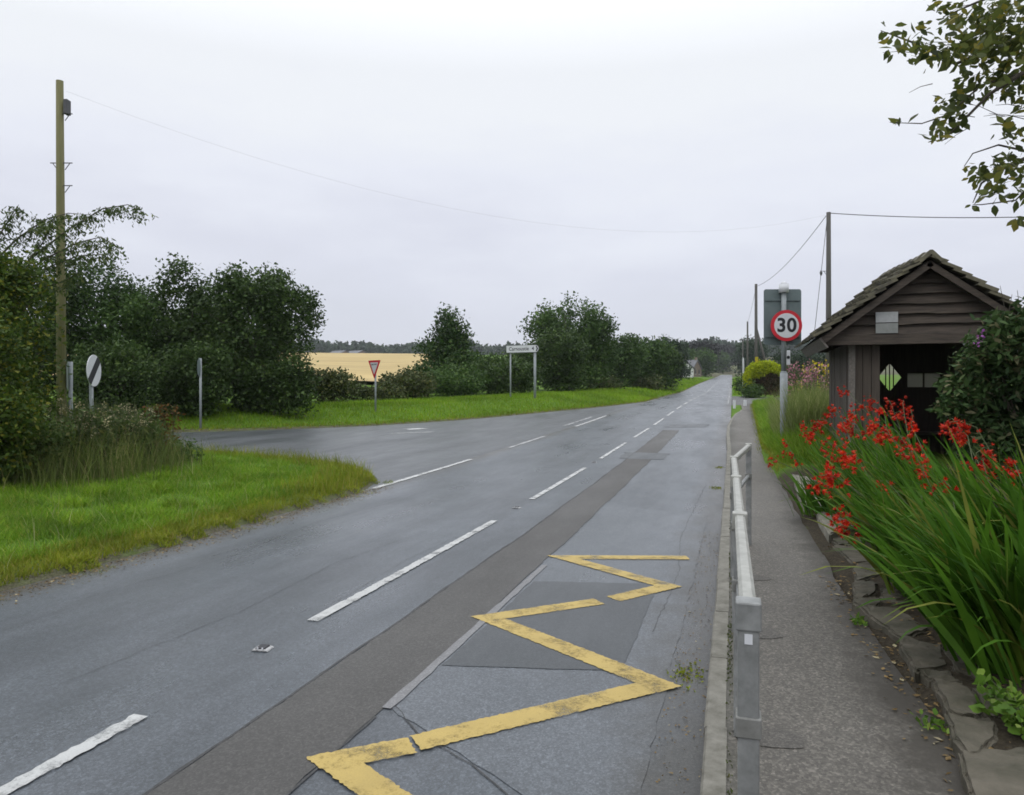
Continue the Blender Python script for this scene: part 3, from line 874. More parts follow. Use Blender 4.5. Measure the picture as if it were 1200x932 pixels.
# ash branches reaching past the pole
def ash():
    g = at(-95, HY, 14.5); gz = Hs(g.x, g.y)
    t = thing('ash_tree', (g.x, g.y, gz), 'ash tree with thin arching leafy branches beside the near utility pole', 'tree')
    o = Vector((g.x, g.y, gz))
    tr = MB(); LP = []
    tr.tube([(0, 0, -.2), (.05, .1, 1.2), (.12, .15, 2.6), (.1, .2, 4.6)], [.16, .13, .1, .04], 8)
    limbs = [[(-70, 400), (-10, 345), (40, 300), (82, 268), (120, 245), (150, 240), (170, 250)],
             [(-80, 390), (0, 350), (50, 305), (90, 285), (118, 278), (136, 288)],
             [(-75, 410), (10, 345), (60, 312), (92, 300), (124, 298)],
             [(-80, 370), (-20, 320), (20, 280), (52, 258), (80, 250), (105, 252)],
             [(-85, 360), (-30, 310), (0, 275), (15, 250), (22, 240)],
             [(-80, 380), (-15, 335), (30, 310), (50, 285), (60, 262), (38, 255)],
             [(-70, 420), (0, 370), (40, 340), (75, 330), (95, 318)]]
    for L in limbs:
        dd = 14.5 + random.uniform(-1.0, .6)
        pts = [at(x, y, dd + random.uniform(-.15, .15)) - o for x, y in L]
        tr.tube(pts, list(np.linspace(.030, .004, len(pts))), 5)
        for i_ in range(len(pts) - 1):
            dens = [2, 9, 19, 23, 21, 15, 9][min(i_ + (7 - len(pts)), 6)]
            for q in range(dens * 2):
                p = pts[i_].lerp(pts[i_ + 1], random.random())
                tw = Vector((random.gauss(0, .10), random.gauss(0, .10), random.gauss(-.05, .07)))
                for e in range(5):
                    LP.append(p + tw * (.4 + .22 * e) + Vector((random.gauss(0, .03), random.gauss(0, .03), -.02 * e)))
    tr.build('trunk', M['bark'], t, True)
    link('crown', poly_mesh('crown', leaf_quads(np.array(LP), .085, .36, droop=.9), 4), M['leaf_ash'], t)
ash()

# ------------------------------------------------------------------ grass
def blades(name, X, Y, h0, h1, w, mat, lean=.35, kind='stuff', label=None, zoff=-.02, k=4):
    n = len(X)
    Z = H(X, Y) + zoff
    h = h0 + (h1 - h0) * rng.random(n) ** 1.5
    a = rng.random(n) * 6.283
    bend = lean * h * (.3 + rng.random(n))
    ba = rng.random(n) * 6.283
    ww = w * (.6 + .8 * rng.random(n))
    ts = np.linspace(0, 1, k)
    Lr, Rr = [], []
    for t_ in ts:
        cx_ = X + np.cos(ba) * bend * t_ * t_; cy_ = Y + np.sin(ba) * bend * t_ * t_
        cz_ = Z + h * (t_ - .18 * t_ * t_ * (bend / (h + 1e-6)))
        hw_ = ww * .5 * (1 - t_ ** 1.6 * .93)
        Lr.append(np.stack([cx_ - np.cos(a) * hw_, cy_ - np.sin(a) * hw_, cz_], 1))
        Rr.append(np.stack([cx_ + np.cos(a) * hw_, cy_ + np.sin(a) * hw_, cz_], 1))
    me = strips_mesh(name, np.stack(Lr, 1), np.stack(Rr, 1))
    return struct(link(name, me, mat), label, 'grass', kind)

def proj(X, Y):
    d = -X * ST + Y * CT
    return CX + F * (X * CT + Y * ST) / np.maximum(d, .1), d
def samp(n, x0, x1, y0, y1, cond):
    out = [[], []]; tot = 0
    while tot < n:
        X = rng.uniform(x0, x1, n); Y = rng.uniform(y0, y1, n)
        u, d = proj(X, Y)
        ok = cond(X, Y) & (u > -90) & (u < 1290) & (d > 1)
        ok &= rng.random(n) < np.clip(60 / (d * d + 1), .0, 1) * 1.0 if y1 < 20 else ok
        out[0].append(X[ok]); out[1].append(Y[ok]); tot += ok.sum()
        if ok.sum() == 0: break
    return np.concatenate(out[0])[:n], np.concatenate(out[1])[:n]

gx_, gy_ = [], []
for (cx_, d_, sg, n_) in ((30, 11.2, .5, 1000), (86, 11.8, .5, 1300), (136, 12.8, .5, 1400), (172, 13.6, .35, 800)):
    p = at(cx_, HY, d_); gx_.append(p.x + rng.normal(size=n_) * sg); gy_.append(p.y + rng.normal(size=n_) * sg)
blades('rank_grass', np.concatenate(gx_), np.concatenate(gy_), .3, .95, .011, M['grass_weed'], .4, label='rank olive grass growing through the bramble thickets')
nearv = lambda X, Y: (sd_left(X, Y) > .10) & (Y < 16)
clump = lambda X, Y: (np.sin(X * 2.1 + 1.3 * np.sin(Y * 1.7)) * np.sin(Y * 2.6 + X) + rng.normal(size=X.shape) * .55) > -.2
X, Y = samp(80000, -15, XL, 2.5, 16, lambda X, Y: nearv(X, Y) & (sd_left(X, Y) > .5) & clump(X, Y))
blades('verge_grass', X, Y, .05, .15, .010, M['grass'], .7, label='lush green grass on the near corner verge')
X, Y = samp(26000, -15, XL, 2.5, 16, lambda X, Y: (sd_left(X, Y) > .05) & (Y < 16) & (sd_left(X, Y) < .75))
blades('verge_edge_grass', X, Y, .03, .12, .009, M['grass_dry'], .6, label='yellowish grass fringe along the near road edge')
X, Y = samp(2600, -15, XL, 2.5, 16, lambda X, Y: nearv(X, Y) & (sd_left(X, Y) < 1.0) & (Y > 9.5))
blades('corner_grass', X, Y, .15, .34, .010, M['grass_dry'], .5, label='longer dry grass on the tip of the near corner verge')
X, Y = samp(9000, -15, XL, 2.5, 16, lambda X, Y: nearv(X, Y) & (sd_left(X, Y) > .9) & ((np.sin(X * 3.7 + np.sin(Y * 2.9)) * np.sin(Y * 4.3 + X * .6)) > .72))
blades('tussock_grass', X, Y, .10, .22, .010, M['grass_far'], .9, label='coarser tussocks standing out of the near corner verge')
X, Y = samp(900, -15, XL, 2.5, 16, lambda X, Y: nearv(X, Y) & (sd_left(X, Y) > .2))
blades('seed_stalks', X, Y, .18, .40, .006, M['grass_tall'], .5, label='pale seed stalks scattered over the near corner verge')
X, Y = samp(5200, -15, XL + .4, 2.5, 12, lambda X, Y: (sd_left(X, Y) > -.22 + .12 * np.sin(Y * 2.3)) & (sd_left(X, Y) < .1) & ((np.sin(Y * 5.1) + np.sin(Y * 12.3)) > .3))
blades('creeping_edge_grass', X, Y, .02, .07, .009, M['grass_dry'], .9, label='grass creeping over the near road edge', zoff=.03)
farv = lambda X, Y: (sd_left(X, Y) > .12) & (sd_left(X, Y) < 7.5) & (Y > 17.3)
X, Y = samp(52000, -34, XL, 17.3, 60, farv)
blades('far_verge_grass', X, Y, .08, .24, .03, M['grass_far'], .5, label='bright grass verge across the side road')
X, Y = samp(9000, -34, XL, 17.3, 60, lambda X, Y: (sd_left(X, Y) > .02) & (sd_left(X, Y) < .7) & (Y > 17.3))
blades('far_verge_fringe', X, Y, .03, .12, .03, M['grass_dry'], .5, label='yellowish fringe of the verge across the side road')
X, Y = samp(22000, -18, XL, 60, 190, lambda X, Y: (X < XL - .1) & (X > XL - 9))
blades('roadside_grass', X, Y, .1, .35, .09, M['grass_far'], .5, label='grass along the left side of the far road')
X, Y = samp(9000, -.1, 6, 67, 200, lambda X, Y: (X > .1))
blades('roadside_grass', X, Y, .1, .4, .09, M['grass_far'], .5, label='grass along the right side of the far road')
X, Y = samp(42000, .55, 2.2, 10.2, 44, lambda X, Y: (X > xe(Y) + .1 + .55 * np.clip(13.9 - Y, 0, 1)) & (X < xe(Y) + 1.2) & ~((X > 1.75) & (Y > 12.4) & (Y < 15.4)))
blades('bank_grass', X, Y, .10, .42, .011, M['grass'], .7, label='soft green grass on the bank between pavement and shelter')
X, Y = samp(26000, .6, 2.6, 10.2, 19, lambda X, Y: (X > xe(Y) + .1 + .55 * np.clip(13.9 - Y, 0, 1)) & ~((X > 1.75) & (Y > 12.4) & (Y < 15.4)))
blades('bank_grass', X, Y, .10, .36, .010, M['grass'], .8, label='long green grass on the bank in front of the speed limit sign')
X, Y = samp(9000, .5, 2.2, 13.4, 44, lambda X, Y: (X > xe(Y) - .09) & (X < xe(Y) + .25))
blades('bank_edge_grass', X, Y, .05, .18, .010, M['grass_dry'], .7, label='yellowish grass overhanging the pavement edge')
X, Y = samp(16000, .9, 3.0, 15.3, 22, lambda X, Y: (X > xe(Y) + .35))
blades('tall_grass', X, Y, .5, 1.35, .013, M['grass_tall'], .35, label='tall pale seeding grass beside the shelter wall')
X, Y = samp(700, -.2, .0, -2, 14, lambda X, Y: (X > -.03) & (X < .05) & (np.sin(Y * 3.1) + rng.normal(size=X.shape) * .6 > .2))
blades('kerb_moss', X, Y, .005, .018, .010, M['leaf_olive'], .6, label='moss and weeds along the back of the kerb', zoff=.06)

# ------------------------------------------------------------------ signs
def disc_pts(r, n=48, sx=1.0): return [(math.cos(2 * math.pi * k / n) * r * sx, math.sin(2 * math.pi * k / n) * r) for k in range(n)]
def facing(n): return math.atan2(n[0], -n[1])     # rotation so that local -Y looks along n

# 30 limit sign on its post, name plate seen from behind
def limit_sign():
    d = 15.2
    p = at(918.5, HY, d); gz = Hs(p.x, p.y)
    t = thing('speed_limit_sign', (p.x, p.y, gz), 'thirty speed limit sign on grey post beside the shelter, with plate back behind', 'road sign', TH * .95)
    zc = lambda y: EYE + (HY - y) * px(d) - gz
    s = px(d)
    b = MB(); b.tube([(0, 0, -.2), (0, 0, zc(437))], .075, 16)
    b.tube([(0, 0, zc(437)), (0, 0, zc(435.5))], [.075, .052], 16)
    b.build('post_base', M['post'], t, True)
    b = MB(); b.tube([(0, 0, zc(436)), (0, 0, zc(335))], .05, 16); b.build('post', M['post'], t, True)
    pl = MB(); w, z0, z1, r = 22 * s, zc(404), zc(338.5), .05
    o = [(w - r + r * math.cos(a), z1 - r + r * math.sin(a)) for a in np.linspace(0, math.pi / 2, 5)] + \
        [(-w + r - r * math.sin(a), z1 - r + r * math.cos(a)) for a in np.linspace(0, math.pi / 2, 5)] + \
        [(-w + r - r * math.cos(a), z0 + r - r * math.sin(a)) for a in np.linspace(0, math.pi / 2, 5)] + \
        [(w - r + r * math.sin(a), z0 + r - r * math.cos(a)) for a in np.linspace(0, math.pi / 2, 5)]
    pl.prism(o, .075, .08); pl.build('name_plate', M['plate'], t)
    b = MB()
    for yy in (351, 394): b.box(-w * .93, w * .93, .052, .074, zc(yy) - .022, zc(yy) + .022)
    b.build('plate_rail', M['plate'], t)
    b = MB(); b.tube([(0, 0, zc(343)), (0, 0, zc(333))], [.105, .10], 14); b.tube([(0, 0, zc(333)), (0, 0, zc(330.5))], [.08, .03], 14)
    b.build('lamp_head', M['signwhite'], t, True)
    zd = zc(382)
    M0 = Matrix.Translation((.03, 0, zd))
    r = 18.2 * s
    b = MB(); b.prism(disc_pts(r), -.075, -.06, M0); b.build('disc', M['signred'], t)
    b = MB(); b.prism(disc_pts(r * .785), -.079, -.0755, M0); b.build('disc_face', M['signwhite'], t)
    text_mesh('numerals', '30', .40, M['signblack'], t, Matrix.Translation((.03, -.081, zd - .005)) @ STAND, .011, 1.06, 1.0)
    b = MB(); b.box(.045, .12, -.05, .05, zc(428), zc(411)); b.build('control_box', M['signwhite'], t, bevel=.01)
    b = MB(); b.tube([(.075, -.052, zc(419)), (.075, -.056, zc(419))], .035, 12); b.build('box_lock', M['signblack'], t)
limit_sign()

# national limit disc
def nsl_sign():
    d = 17.3
    p = at(107, HY, d); gz = Hs(p.x, p.y)
    t = thing('speed_limit_sign', (p.x, p.y, gz), 'white disc sign with black diagonal band beside the near utility pole', 'road sign', facing((.89, .39)))
    zc = lambda y: EYE + (HY - y) * px(d) - gz
    b = MB(); b.tube([(0, 0, -.2), (0, 0, zc(420))], .045, 12); b.build('post', M['post'], t, True)
    M0 = Matrix.Translation((0, 0, zc(434.5)))
    r = 18.5 * px(d)
    b = MB(); b.prism(disc_pts(r), -.066, -.05, M0); b.build('disc', M['signwhite'], t)
    b = MB()
    w = .105
    o = []
    for k in range(9):
        a = math.radians(-8 + 2 * k); a0 = math.asin(w / r)
    a0 = math.asin(w / r)
    for a in np.linspace(-a0, a0, 6): o.append((math.cos(a) * r * .995, math.sin(a) * r * .995))
    for a in np.linspace(math.pi - a0, math.pi + a0, 6): o.append((math.cos(a) * r * .995, math.sin(a) * r * .995))
    R = M0 @ Matrix.Rotation(-math.radians(48), 4, 'Y')
    b.prism(o, -.070, -.0665, R); b.build('diagonal_band', M['signblack'], t)
    b = MB(); b.box(-r * .5, r * .5, -.05, -.03, zc(434.5) - .02, zc(434.5) + .02); b.build('bracket', M['post'], t)
nsl_sign()

def edge_sign(x, d, top, r, label, rz, bot=None):
    p = at(x, HY, d); gz = Hs(p.x, p.y)
    t = thing('edge_on_sign', (p.x, p.y, gz), label, 'road sign', rz)
    zc = lambda y: EYE + (HY - y) * px(d) - gz
    zt = zc(top)
    b = MB(); b.tube([(0, 0, -.2), (0, 0, zt)], .042, 12); b.build('post', M['post'], t, True)
    b = MB(); b.prism(disc_pts(r), -.062, -.05, Matrix.Translation((0, 0, zt - r))); b.build('disc', M['plate'], t)
    b = MB(); b.box(-r * .5, r * .5, -.05, -.032, zt - r - .02, zt - r + .02); b.build('bracket', M['post'], t)
v_ = at(235, HY, 25.6); edge_sign(235, 25.6, 420, .31, 'sign on pale post seen nearly edge-on before the dark tree belt', math.atan2(v_.y, v_.x) + math.radians(10) + math.pi)
v_ = at(83, HY, 17.0); edge_sign(83, 17.0, 424, .33, 'edge-on grey sign touching the right side of the near utility pole', math.atan2(v_.y, v_.x) + math.radians(6) + math.pi)

def give_way():
    d = 31
    p = at(440, HY, d); gz = Hs(p.x, p.y)
    t = thing('give_way_sign', (p.x, p.y, gz), 'triangular give way sign on thin post on the far verge', 'road sign', facing((-.5, -.87)))
    zc = lambda y: EYE + (HY - y) * px(d) - gz
    zt, zb = zc(422.5), zc(444)
    hgt = zt - zb; w = hgt / math.sqrt(3) * 1.06
    b = MB(); b.tube([(0, 0, -.2), (0, 0, zt - .08)], .042, 12); b.build('post', M['post'], t, True)
    def tri(k):
        c = zt - hgt / 3
        P = [(-w * k, c + hgt / 3 * k), (w * k, c + hgt / 3 * k), (0, c - 2 * hgt / 3 * k)]
        o = []
        for i_ in range(3):
            a, q, e = Vector(P[i_ - 1]), Vector(P[i_]), Vector(P[(i_ + 1) % 3])
            o += [tuple(q.lerp(a, .07)), tuple(q.lerp(a, .02).lerp(q.lerp(e, .02), .5)), tuple(q.lerp(e, .07))]
        return o
    b = MB(); b.prism(tri(1), -.064, -.05); b.build('triangle', M['signred'], t)
    b = MB(); b.prism(tri(.66), -.068, -.0645); b.build('triangle_face', M['signwhite'], t)
    text_mesh('lettering', 'GIVE WAY', .095, M['signblack'], t, Matrix.Translation((0, -.0695, zt - hgt * .23)) @ STAND, .002)
give_way()

def direction_sign():
    d = 42
    p = at(613, HY, d); gz = Hs(p.x, p.y)
    t = thing('direction_sign', (p.x, p.y, gz), 'white direction sign on two grey posts pointing right along the far verge', 'road sign', TH - math.radians(24))
    zc = lambda y: EYE + (HY - y) * px(d) - gz
    z0, z1 = zc(413.6), zc(404.6)
    L = 1.03
    h = z1 - z0
    def out(k):
        hh = h / 2 - k; zm = (z0 + z1) / 2
        o = [(-L + k, zm - hh), (L - h * .45, zm - hh)]
        o += [(L - h * .45 + (h * .45 - k) * math.sin(a), zm - hh * math.cos(a)) for a in np.linspace(.3, math.pi - .3, 8)]
        o += [(L - h * .45, zm + hh), (-L + k, zm + hh)]
        return o
    for x, r in ((-.80, .045), (.74, .075)):
        g2 = t.matrix_world if False else None
        b = MB(); b.tube([(x, 0, -.6), (x, 0, z1 - .06)], r, 12); b.build('post', M['post'], t, True)
    b = MB(); b.prism(out(0), -.115, -.085); b.build('board', M['signblack'], t)
    b = MB(); b.prism(out(.022), -.119, -.1155); b.build('board_face', M['signwhite'], t)
    zm = (z0 + z1) / 2
    text_mesh('lettering', 'Carnoustie', .30, M['signblack'], t, Matrix.Translation((-.22, -.1205, zm)) @ STAND, .004, 1.02, .92)
    text_mesh('distance', '4', .30, M['signblack'], t, Matrix.Translation((.66, -.1205, zm)) @ STAND, .004)
    c = L - .15
    b = MB(); b.prism([(c - .05, zm + h * .34), (c + .03, zm + h * .34), (c + .10, zm), (c + .03, zm - h * .34), (c - .05, zm - h * .34), (c + .015, zm)], -.1225, -.1195)
    b.build('chevron', M['signblack'], t)
direction_sign()

# ------------------------------------------------------------------ poles and wires
def pole(label, x, top, d, r, mat, arms=False, steps=(), box=False, stay=False, lean=0):
    p = at(x, HY, d); gz = Hs(p.x, p.y)
    t = thing('utility_pole', (p.x, p.y, gz), label, 'utility pole', TH)
    h = EYE + (HY - top) * px(d) - gz
    b = MB(); b.tube([(0, 0, -.3), (lean * .5, 0, h * .5), (lean, 0, h)], [r * 1.15, r, r * .82], 16); b.build('shaft', mat, t, True)
    for z, sides in steps:
        zz_ = EYE + (HY - z) * px(d) - gz
        for s in sides:
            b = MB(); b.tube([(0, -.02, zz_), (s * (r + .16), -.02, zz_)], .012, 6)
            b.tube([(s * r * .9, -.02, zz_ - .16), (s * (r + .10), -.02, zz_ - .01)], .009, 6)
            b.build('step_iron', M['iron'], t)
    if box:
        b = MB(); zz_ = EYE + (HY - 126) * px(d) - gz
        b.box(r * .8, r * .8 + .09, -.08, .08, zz_ - .17, zz_ + .17); b.build('junction_box', M['iron'], t, bevel=.01)
    if arms:
        b = MB(); b.box(-.75, .75, -r - .08, -r, h - .35, h - .24); b.build('crossarm', M['wood_pole2'], t)
        for q in (-.65, 0, .65):
            b = MB(); b.tube([(q, -r - .04, h - .24), (q, -r - .04, h - .06)], [.03, .045], 8); b.build('insulator', M['signwhite'], t)
    if stay:
        b = MB(); b.tube([(0, 0, h * .62), (1.55, -.1, .0)], .09, 10); b.build('stay_strut', M['wood_pole2'], t, True)
        b = MB(); b.box(-.13, .13, -r - .03, -r, h * .30, h * .36); b.build('warning_plate', M['yellowfl'], t)
    return t, Vector((p.x, p.y, gz + h))
tL, topL = pole('tall weathered utility pole with step irons at the near left junction corner', 72.5, 95, 16.8, .095, M['wood_pole'],
                steps=((134, (1,)), (191.5, (-1, 1)), (218, (1,))), box=True, lean=-.05)
tR, topR = pole('grey utility pole behind the shelter roof carrying wires', 971, 249, 30, .105, M['wood_pole2'], steps=((318, (-1,)),))
tA, topA = pole('utility pole with a slanting strut behind the clipped yellow hedge', 886, 333, 60, .13, M['wood_pole2'], stay=True)
tB, topB = pole('plain thin pole between the strutted pole and the crossarm pole', 876, 377, 92, .12, M['wood_pole2'])
tC, topC = pole('small distant pole with a crossarm beside the road', 870.5, 397, 132, .12, M['wood_pole2'], arms=True)

def wire(label, a, c, sag, r=.012, mt='wire'):
    a, c = Vector(a), Vector(c)
    pts = [a.lerp(c, q) - Vector((0, 0, sag * 4 * q * (1 - q))) for q in np.linspace(0, 1, 20)]
    b = MB(); b.tube(pts, r, 5)
    return tag(b.build('overhead_wire', M[mt], None, True), label, 'wire', 'overhead wires')
wire('long thin sagging wire from the near left pole across the junction to the shelter pole', topL - Vector((-.12, 0, .25)), topR - Vector((.1, 0, .1)), 1.75, .0022, 'wire_pale')
wire('sagging overhead wire between the shelter pole and the strutted pole', topR - Vector((.1, 0, .15)), topA - Vector((0, 0, .2)), .5, .014)
wire('level overhead wire from the shelter pole towards the overhanging branch', topR - Vector((0, 0, .03)), at(1420, 243, 22), .25, .017)
wire('overhead wire joining the strutted pole and the plain thin pole', topA - Vector((0, 0, .2)), topB - Vector((0, 0, .1)), .3, .012)
# stay of the shelter pole
g = at(944, 402, 28); b = MB(); a = topR - Vector((.05, 0, .2)); e = Vector((g.x, g.y, Hs(g.x, g.y)))
b.tube([a, e], .012, 5)
sw = b.build('stay_wire', M['wire'], None, True); tag(sw, 'slanting stay wire with a dark insulator left of the shelter pole', 'wire')
m_ = a.lerp(e, .30); b = MB(); b.tube([m_ + Vector((0, 0, .1)), m_, m_ - Vector((0, 0, .1))], [.03, .055, .03], 8); b.build('stay_insulator', M['iron'], sw, True)

# ------------------------------------------------------------------ bus shelter
def shelter():
    X0, X1, Y0, Y1 = 1.81, 3.85, 12.57, 15.2
    ox, oy = (X0 + X1) / 2, Y0
    gz = Hs(2.2, 13.2) - .05
    t = thing('bus_shelter', (ox, oy, gz), 'dark timber bus shelter with mossy stone slate roof beside the pavement', 'shelter')
    T = lambda x, y, z: (x - ox, y - oy, z - gz)
    ez, az = 2.47, 3.60           # eaves, ridge
    rx0, rx1, ry0, ry1 = 1.33, 4.33, 12.22, 15.5
    xm = 2.83
    def bx(b, x0, x1, y0, y1, z0, z1, j=0): b.box(x0 - ox, x1 - ox, y0 - oy, y1 - oy, z0 - gz, z1 - gz, j=j)
    # left wall: vertical boards
    b = MB(); n = 14
    for k in range(n):
        y0 = Y0 + (Y1 - Y0) * k / n; y1 = Y0 + (Y1 - Y0) * (k + 1) / n - .012
        o_ = random.uniform(0, .018)
        bx(b, X0 - .012 - o_, X0 + .03, y0, y1, gz - .1, 2.40)
    b.build('side_wall', M['timber_v'], t)
    b = MB()
    for k in range(n):
        y0 = Y0 + (Y1 - Y0) * k / n; y1 = Y0 + (Y1 - Y0) * (k + 1) / n - .012
        bx(b, X1 - .03, X1 + .012 + random.uniform(0, .018), y0, y1, gz - .1, 2.40)
    b.build('side_wall', M['timber_v'], t)
    # back wall with a diamond window
    c, e = Vector((at(1042, 445, 13.6).x, 0, 0)), None
    dz = EYE + (HY - 443) * px(14.3); dx = 2.84
    hw_, hh_ = .20, .27
    b = MB()
    wa, wb, wz0, wz1 = 3.14, 3.68, 1.70, 1.96
    bx(b, X0 + .03, dx - hw_, Y1 - .04, Y1, gz - .1, 2.5)
    bx(b, dx + hw_, wa, Y1 - .04, Y1, gz - .1, 2.5); bx(b, wb, X1 - .03, Y1 - .04, Y1, gz - .1, 2.5)
    bx(b, wa, wb, Y1 - .04, Y1, gz - .1, wz0); bx(b, wa, wb, Y1 - .04, Y1, wz1, 2.5)
    bx(b, dx - hw_, dx + hw_, Y1 - .04, Y1, gz - .1, dz - hh_)
    bx(b, dx - hw_, dx + hw_, Y1 - .04, Y1, dz + hh_, 2.5)
    for sx in (-1, 1):
        for sz in (-1, 1):
            b.prism([(dx + sx * hw_ - ox, dz + sz * hh_ - gz), (dx + sx * hw_ - ox, dz - gz), (dx - ox, dz + sz * hh_ - gz)], Y1 - .04 - oy, Y1 - oy)
    b.build('back_wall', M['lining'], t)
    w = MB()
    for q in (-.33, 0, .33):
        hh = hh_ * (1 - abs(q)); w.box(dx + q * hw_ - .009 - ox, dx + q * hw_ + .009 - ox, Y1 - .03 - oy, Y1 - .012 - oy, dz - hh - gz, dz + hh - gz)
    w.build('diamond_window_bars', M['timber'], t)
    # front: corner panel, right panel, posts
    b = MB()
    for k in range(3): bx(b, X0 + .04 + .125 * k, X0 + .155 + .125 * k, Y0, Y0 + .03 + random.uniform(0, .006), gz - .1, 2.36)
    b.build('front_panel', M['lining'], t)
    b = MB(); bx(b, X1 - .34, X1 - .04, Y0, Y0 + .03, gz - .1, 2.36); b.build('front_panel', M['timber_v'], t)
    for x in (X0 - .05, X1 - .05):
        b = MB(); bx(b, x, x + .09, Y0 - .055, Y0 - .002, gz - .1, 2.36, .006); b.build('corner_post', M['fascia'] if x < 3 else M['timber_v'], t)
    # bench and inside notice
    b = MB(); bx(b, X0 + .1, X1 - .1, Y1 - .50, Y1 - .06, gz + .45, gz + .50); bx(b, X0 + .2, X0 + .26, Y1 - .45, Y1 - .1, gz, gz + .45); bx(b, X1 - .26, X1 - .2, Y1 - .45, Y1 - .1, gz, gz + .45)
    b.build('bench', M['timber'], t)
    b = MB(); bx(b, 3.14, 3.68, Y1 - .025, Y1 - .019, 1.70, 1.96); wp = b.build('rear_window', M['dusty'], t)
    b = MB(); bx(b, 3.395, 3.425, Y1 - .045, Y1 - .028, 1.70, 1.96); b.build('glazing_bar', M['timber'], wp)
    # tie beam, gable boards
    b = MB(); bx(b, rx0 + .06, rx1 - .06, Y0 - .235, Y0 - .08, 2.352, 2.50, .006); b.build('tie_beam', M['timber'], t)
    sl = (az - ez) / (xm - rx0)
    for k in range(7):
        z0 = 2.503 + k * .155; z1 = z0 + .175
        xa = rx0 + (z0 - ez) / sl + .10; xb = rx1 - (z0 - ez) / sl - .10
        xc = rx0 + (min(z1, az) - ez) / sl + .10; xd = rx1 - (min(z1, az) - ez) / sl - .10
        if xb - xa < .1: break
        if xd < xc: xc = xd = xm
        b = MB(); ns = 14
        v = []
        for q in range(ns + 1):
            u = q / ns
            zz_ = z0 + .005 * math.sin(u * 9 + k * 2) + random.uniform(-.007, .007)
            xl = xa + (xb - xa) * u; xt = xc + (xd - xc) * u
            v += [T(xl, Y0 - .195, zz_), T(xt, Y0 - .115, z1), T(xt, Y0 - .09, z1), T(xl, Y0 - .165, zz_)]
        f = []
        for q in range(ns):
            a = 4 * q
            f += [(a, a + 4, a + 5, a + 1), (a + 1, a + 5, a + 6, a + 2), (a + 2, a + 6, a + 7, a + 3), (a + 3, a + 7, a + 4, a)]
        f += [(0, 1, 2, 3), (4 * ns + 3, 4 * ns + 2, 4 * ns + 1, 4 * ns)]
        b.add(v, f); b.build('gable_board', M['timber'], t)
    # rear gable
    b = MB(); b.prism([(rx0 + .12 - ox, ez - gz - .1), (rx1 - .12 - ox, ez - gz - .1), (xm - ox, az - gz - .1)], Y1 + .003 - oy, Y1 + .03 - oy); b.build('rear_gable', M['timber'], t)
    # roof: rafters edge (barge boards), deck, slates
    for s in (-1, 1):
        e0 = Vector((rx0 if s < 0 else rx1, 0, ez - .02)); e1 = Vector((xm, 0, az - .02)); Lg = (e1 - e0).length
        u = (e1 - e0).normalized(); nrm = Vector((-u.z * (-s) * -1, 0, abs(u.x)))
        nrm = Vector((u.z * s, 0, -u.x * s)) ; nrm = nrm if nrm.z > 0 else -nrm
        def slope(a, h, y): p = e0 + u * a + nrm * h; return T(p.x, y, p.z + .20 * max(0, min(1, (y - ry0) / (ry1 - ry0))) ** .8 * min(1, max(0, a) / Lg))
        Lg = (e1 - e0).length
        b = MB(); v = [slope(a, h, y) for a in (0, Lg) for h in (-.085, .0) for y in (ry0 - .03, ry0 + .012)]
        b.add(v, [(0, 1, 3, 2), (4, 6, 7, 5), (0, 2, 6, 4), (1, 5, 7, 3), (2, 3, 7, 6), (0, 4, 5, 1)])
        b.build('barge_board', M['timber'], t)
        b = MB(); v = [slope(a, h, y) for a in (0, Lg) for h in (-.02, .015) for y in (ry0 + .014, ry1)]
        b.add(v, [(0, 1, 3, 2), (4, 6, 7, 5), (0, 2, 6, 4), (1, 5, 7, 3), (2, 3, 7, 6), (0, 4, 5, 1)])
        b.build('roof_deck', M['lining'], t)
        b = MB(); v = [slope(a, h, y) for a in (-.03, .0) for h in (-.17, .02) for y in (ry0 - .02, ry1)]
        b.add(v, [(0, 1, 3, 2), (4, 6, 7, 5), (0, 2, 6, 4), (1, 5, 7, 3), (2, 3, 7, 6), (0, 4, 5, 1)])
        b.build('eaves_board', M['fascia'], t)
        b = MB(); nc = 10
        for c_ in range(nc):
            a0 = -.08 + (Lg + .06) * c_ / nc; a1 = a0 + (Lg + .06) / nc * 1.42
            y = ry0 - .07 - random.uniform(0, .04)
            while y < ry1 + .03:
                wd = random.uniform(.2, .38); y1 = min(y + wd, ry1 + .06)
                th = random.uniform(.028, .055); lf = random.uniform(.0, .014)
                aj = random.uniform(-.025, .025)
                v = []
                for (aa_, hb) in ((a0 + aj, .090 + lf), (min(a1, Lg + .03), .035 + lf)):
                    for y_ in (y, y1 - .012): v += [slope(aa_, hb, y_), slope(aa_ + random.uniform(-.01, .01), hb + th, y_)]
                b.add(v, [(0, 2, 3, 1), (4, 5, 7, 6), (0, 1, 5, 4), (2, 6, 7, 3), (1, 3, 7, 5), (0, 4, 6, 2)])
                y = y1
        b.build('roof_slates', M['slate'], t)
    b = MB(); y = ry0 - .10
    while y < ry1:
        y1 = y + random.uniform(.38, .46); dz_ = random.uniform(-.008, .012)
        b.prism([(-.17, az - .075 - gz), (-.02, az + .075 + dz_ - gz), (.02, az + .075 + dz_ - gz), (.17, az - .075 - gz), (.13, az - .10 - gz), (0, az + .02 - gz), (-.13, az - .10 - gz)], y - oy, y1 - .008 - oy, Matrix.Translation((xm - ox, 0, .05 + .20 * max(0, (y - ry0) / (ry1 - ry0)) ** .8)))
        y = y1
    b.build('ridge_tiles', M['slate'], t)
    # faded notice of two sheets
    zq = lambda yp: EYE + (HY - yp) * px(10.9)
    xq = 2.12
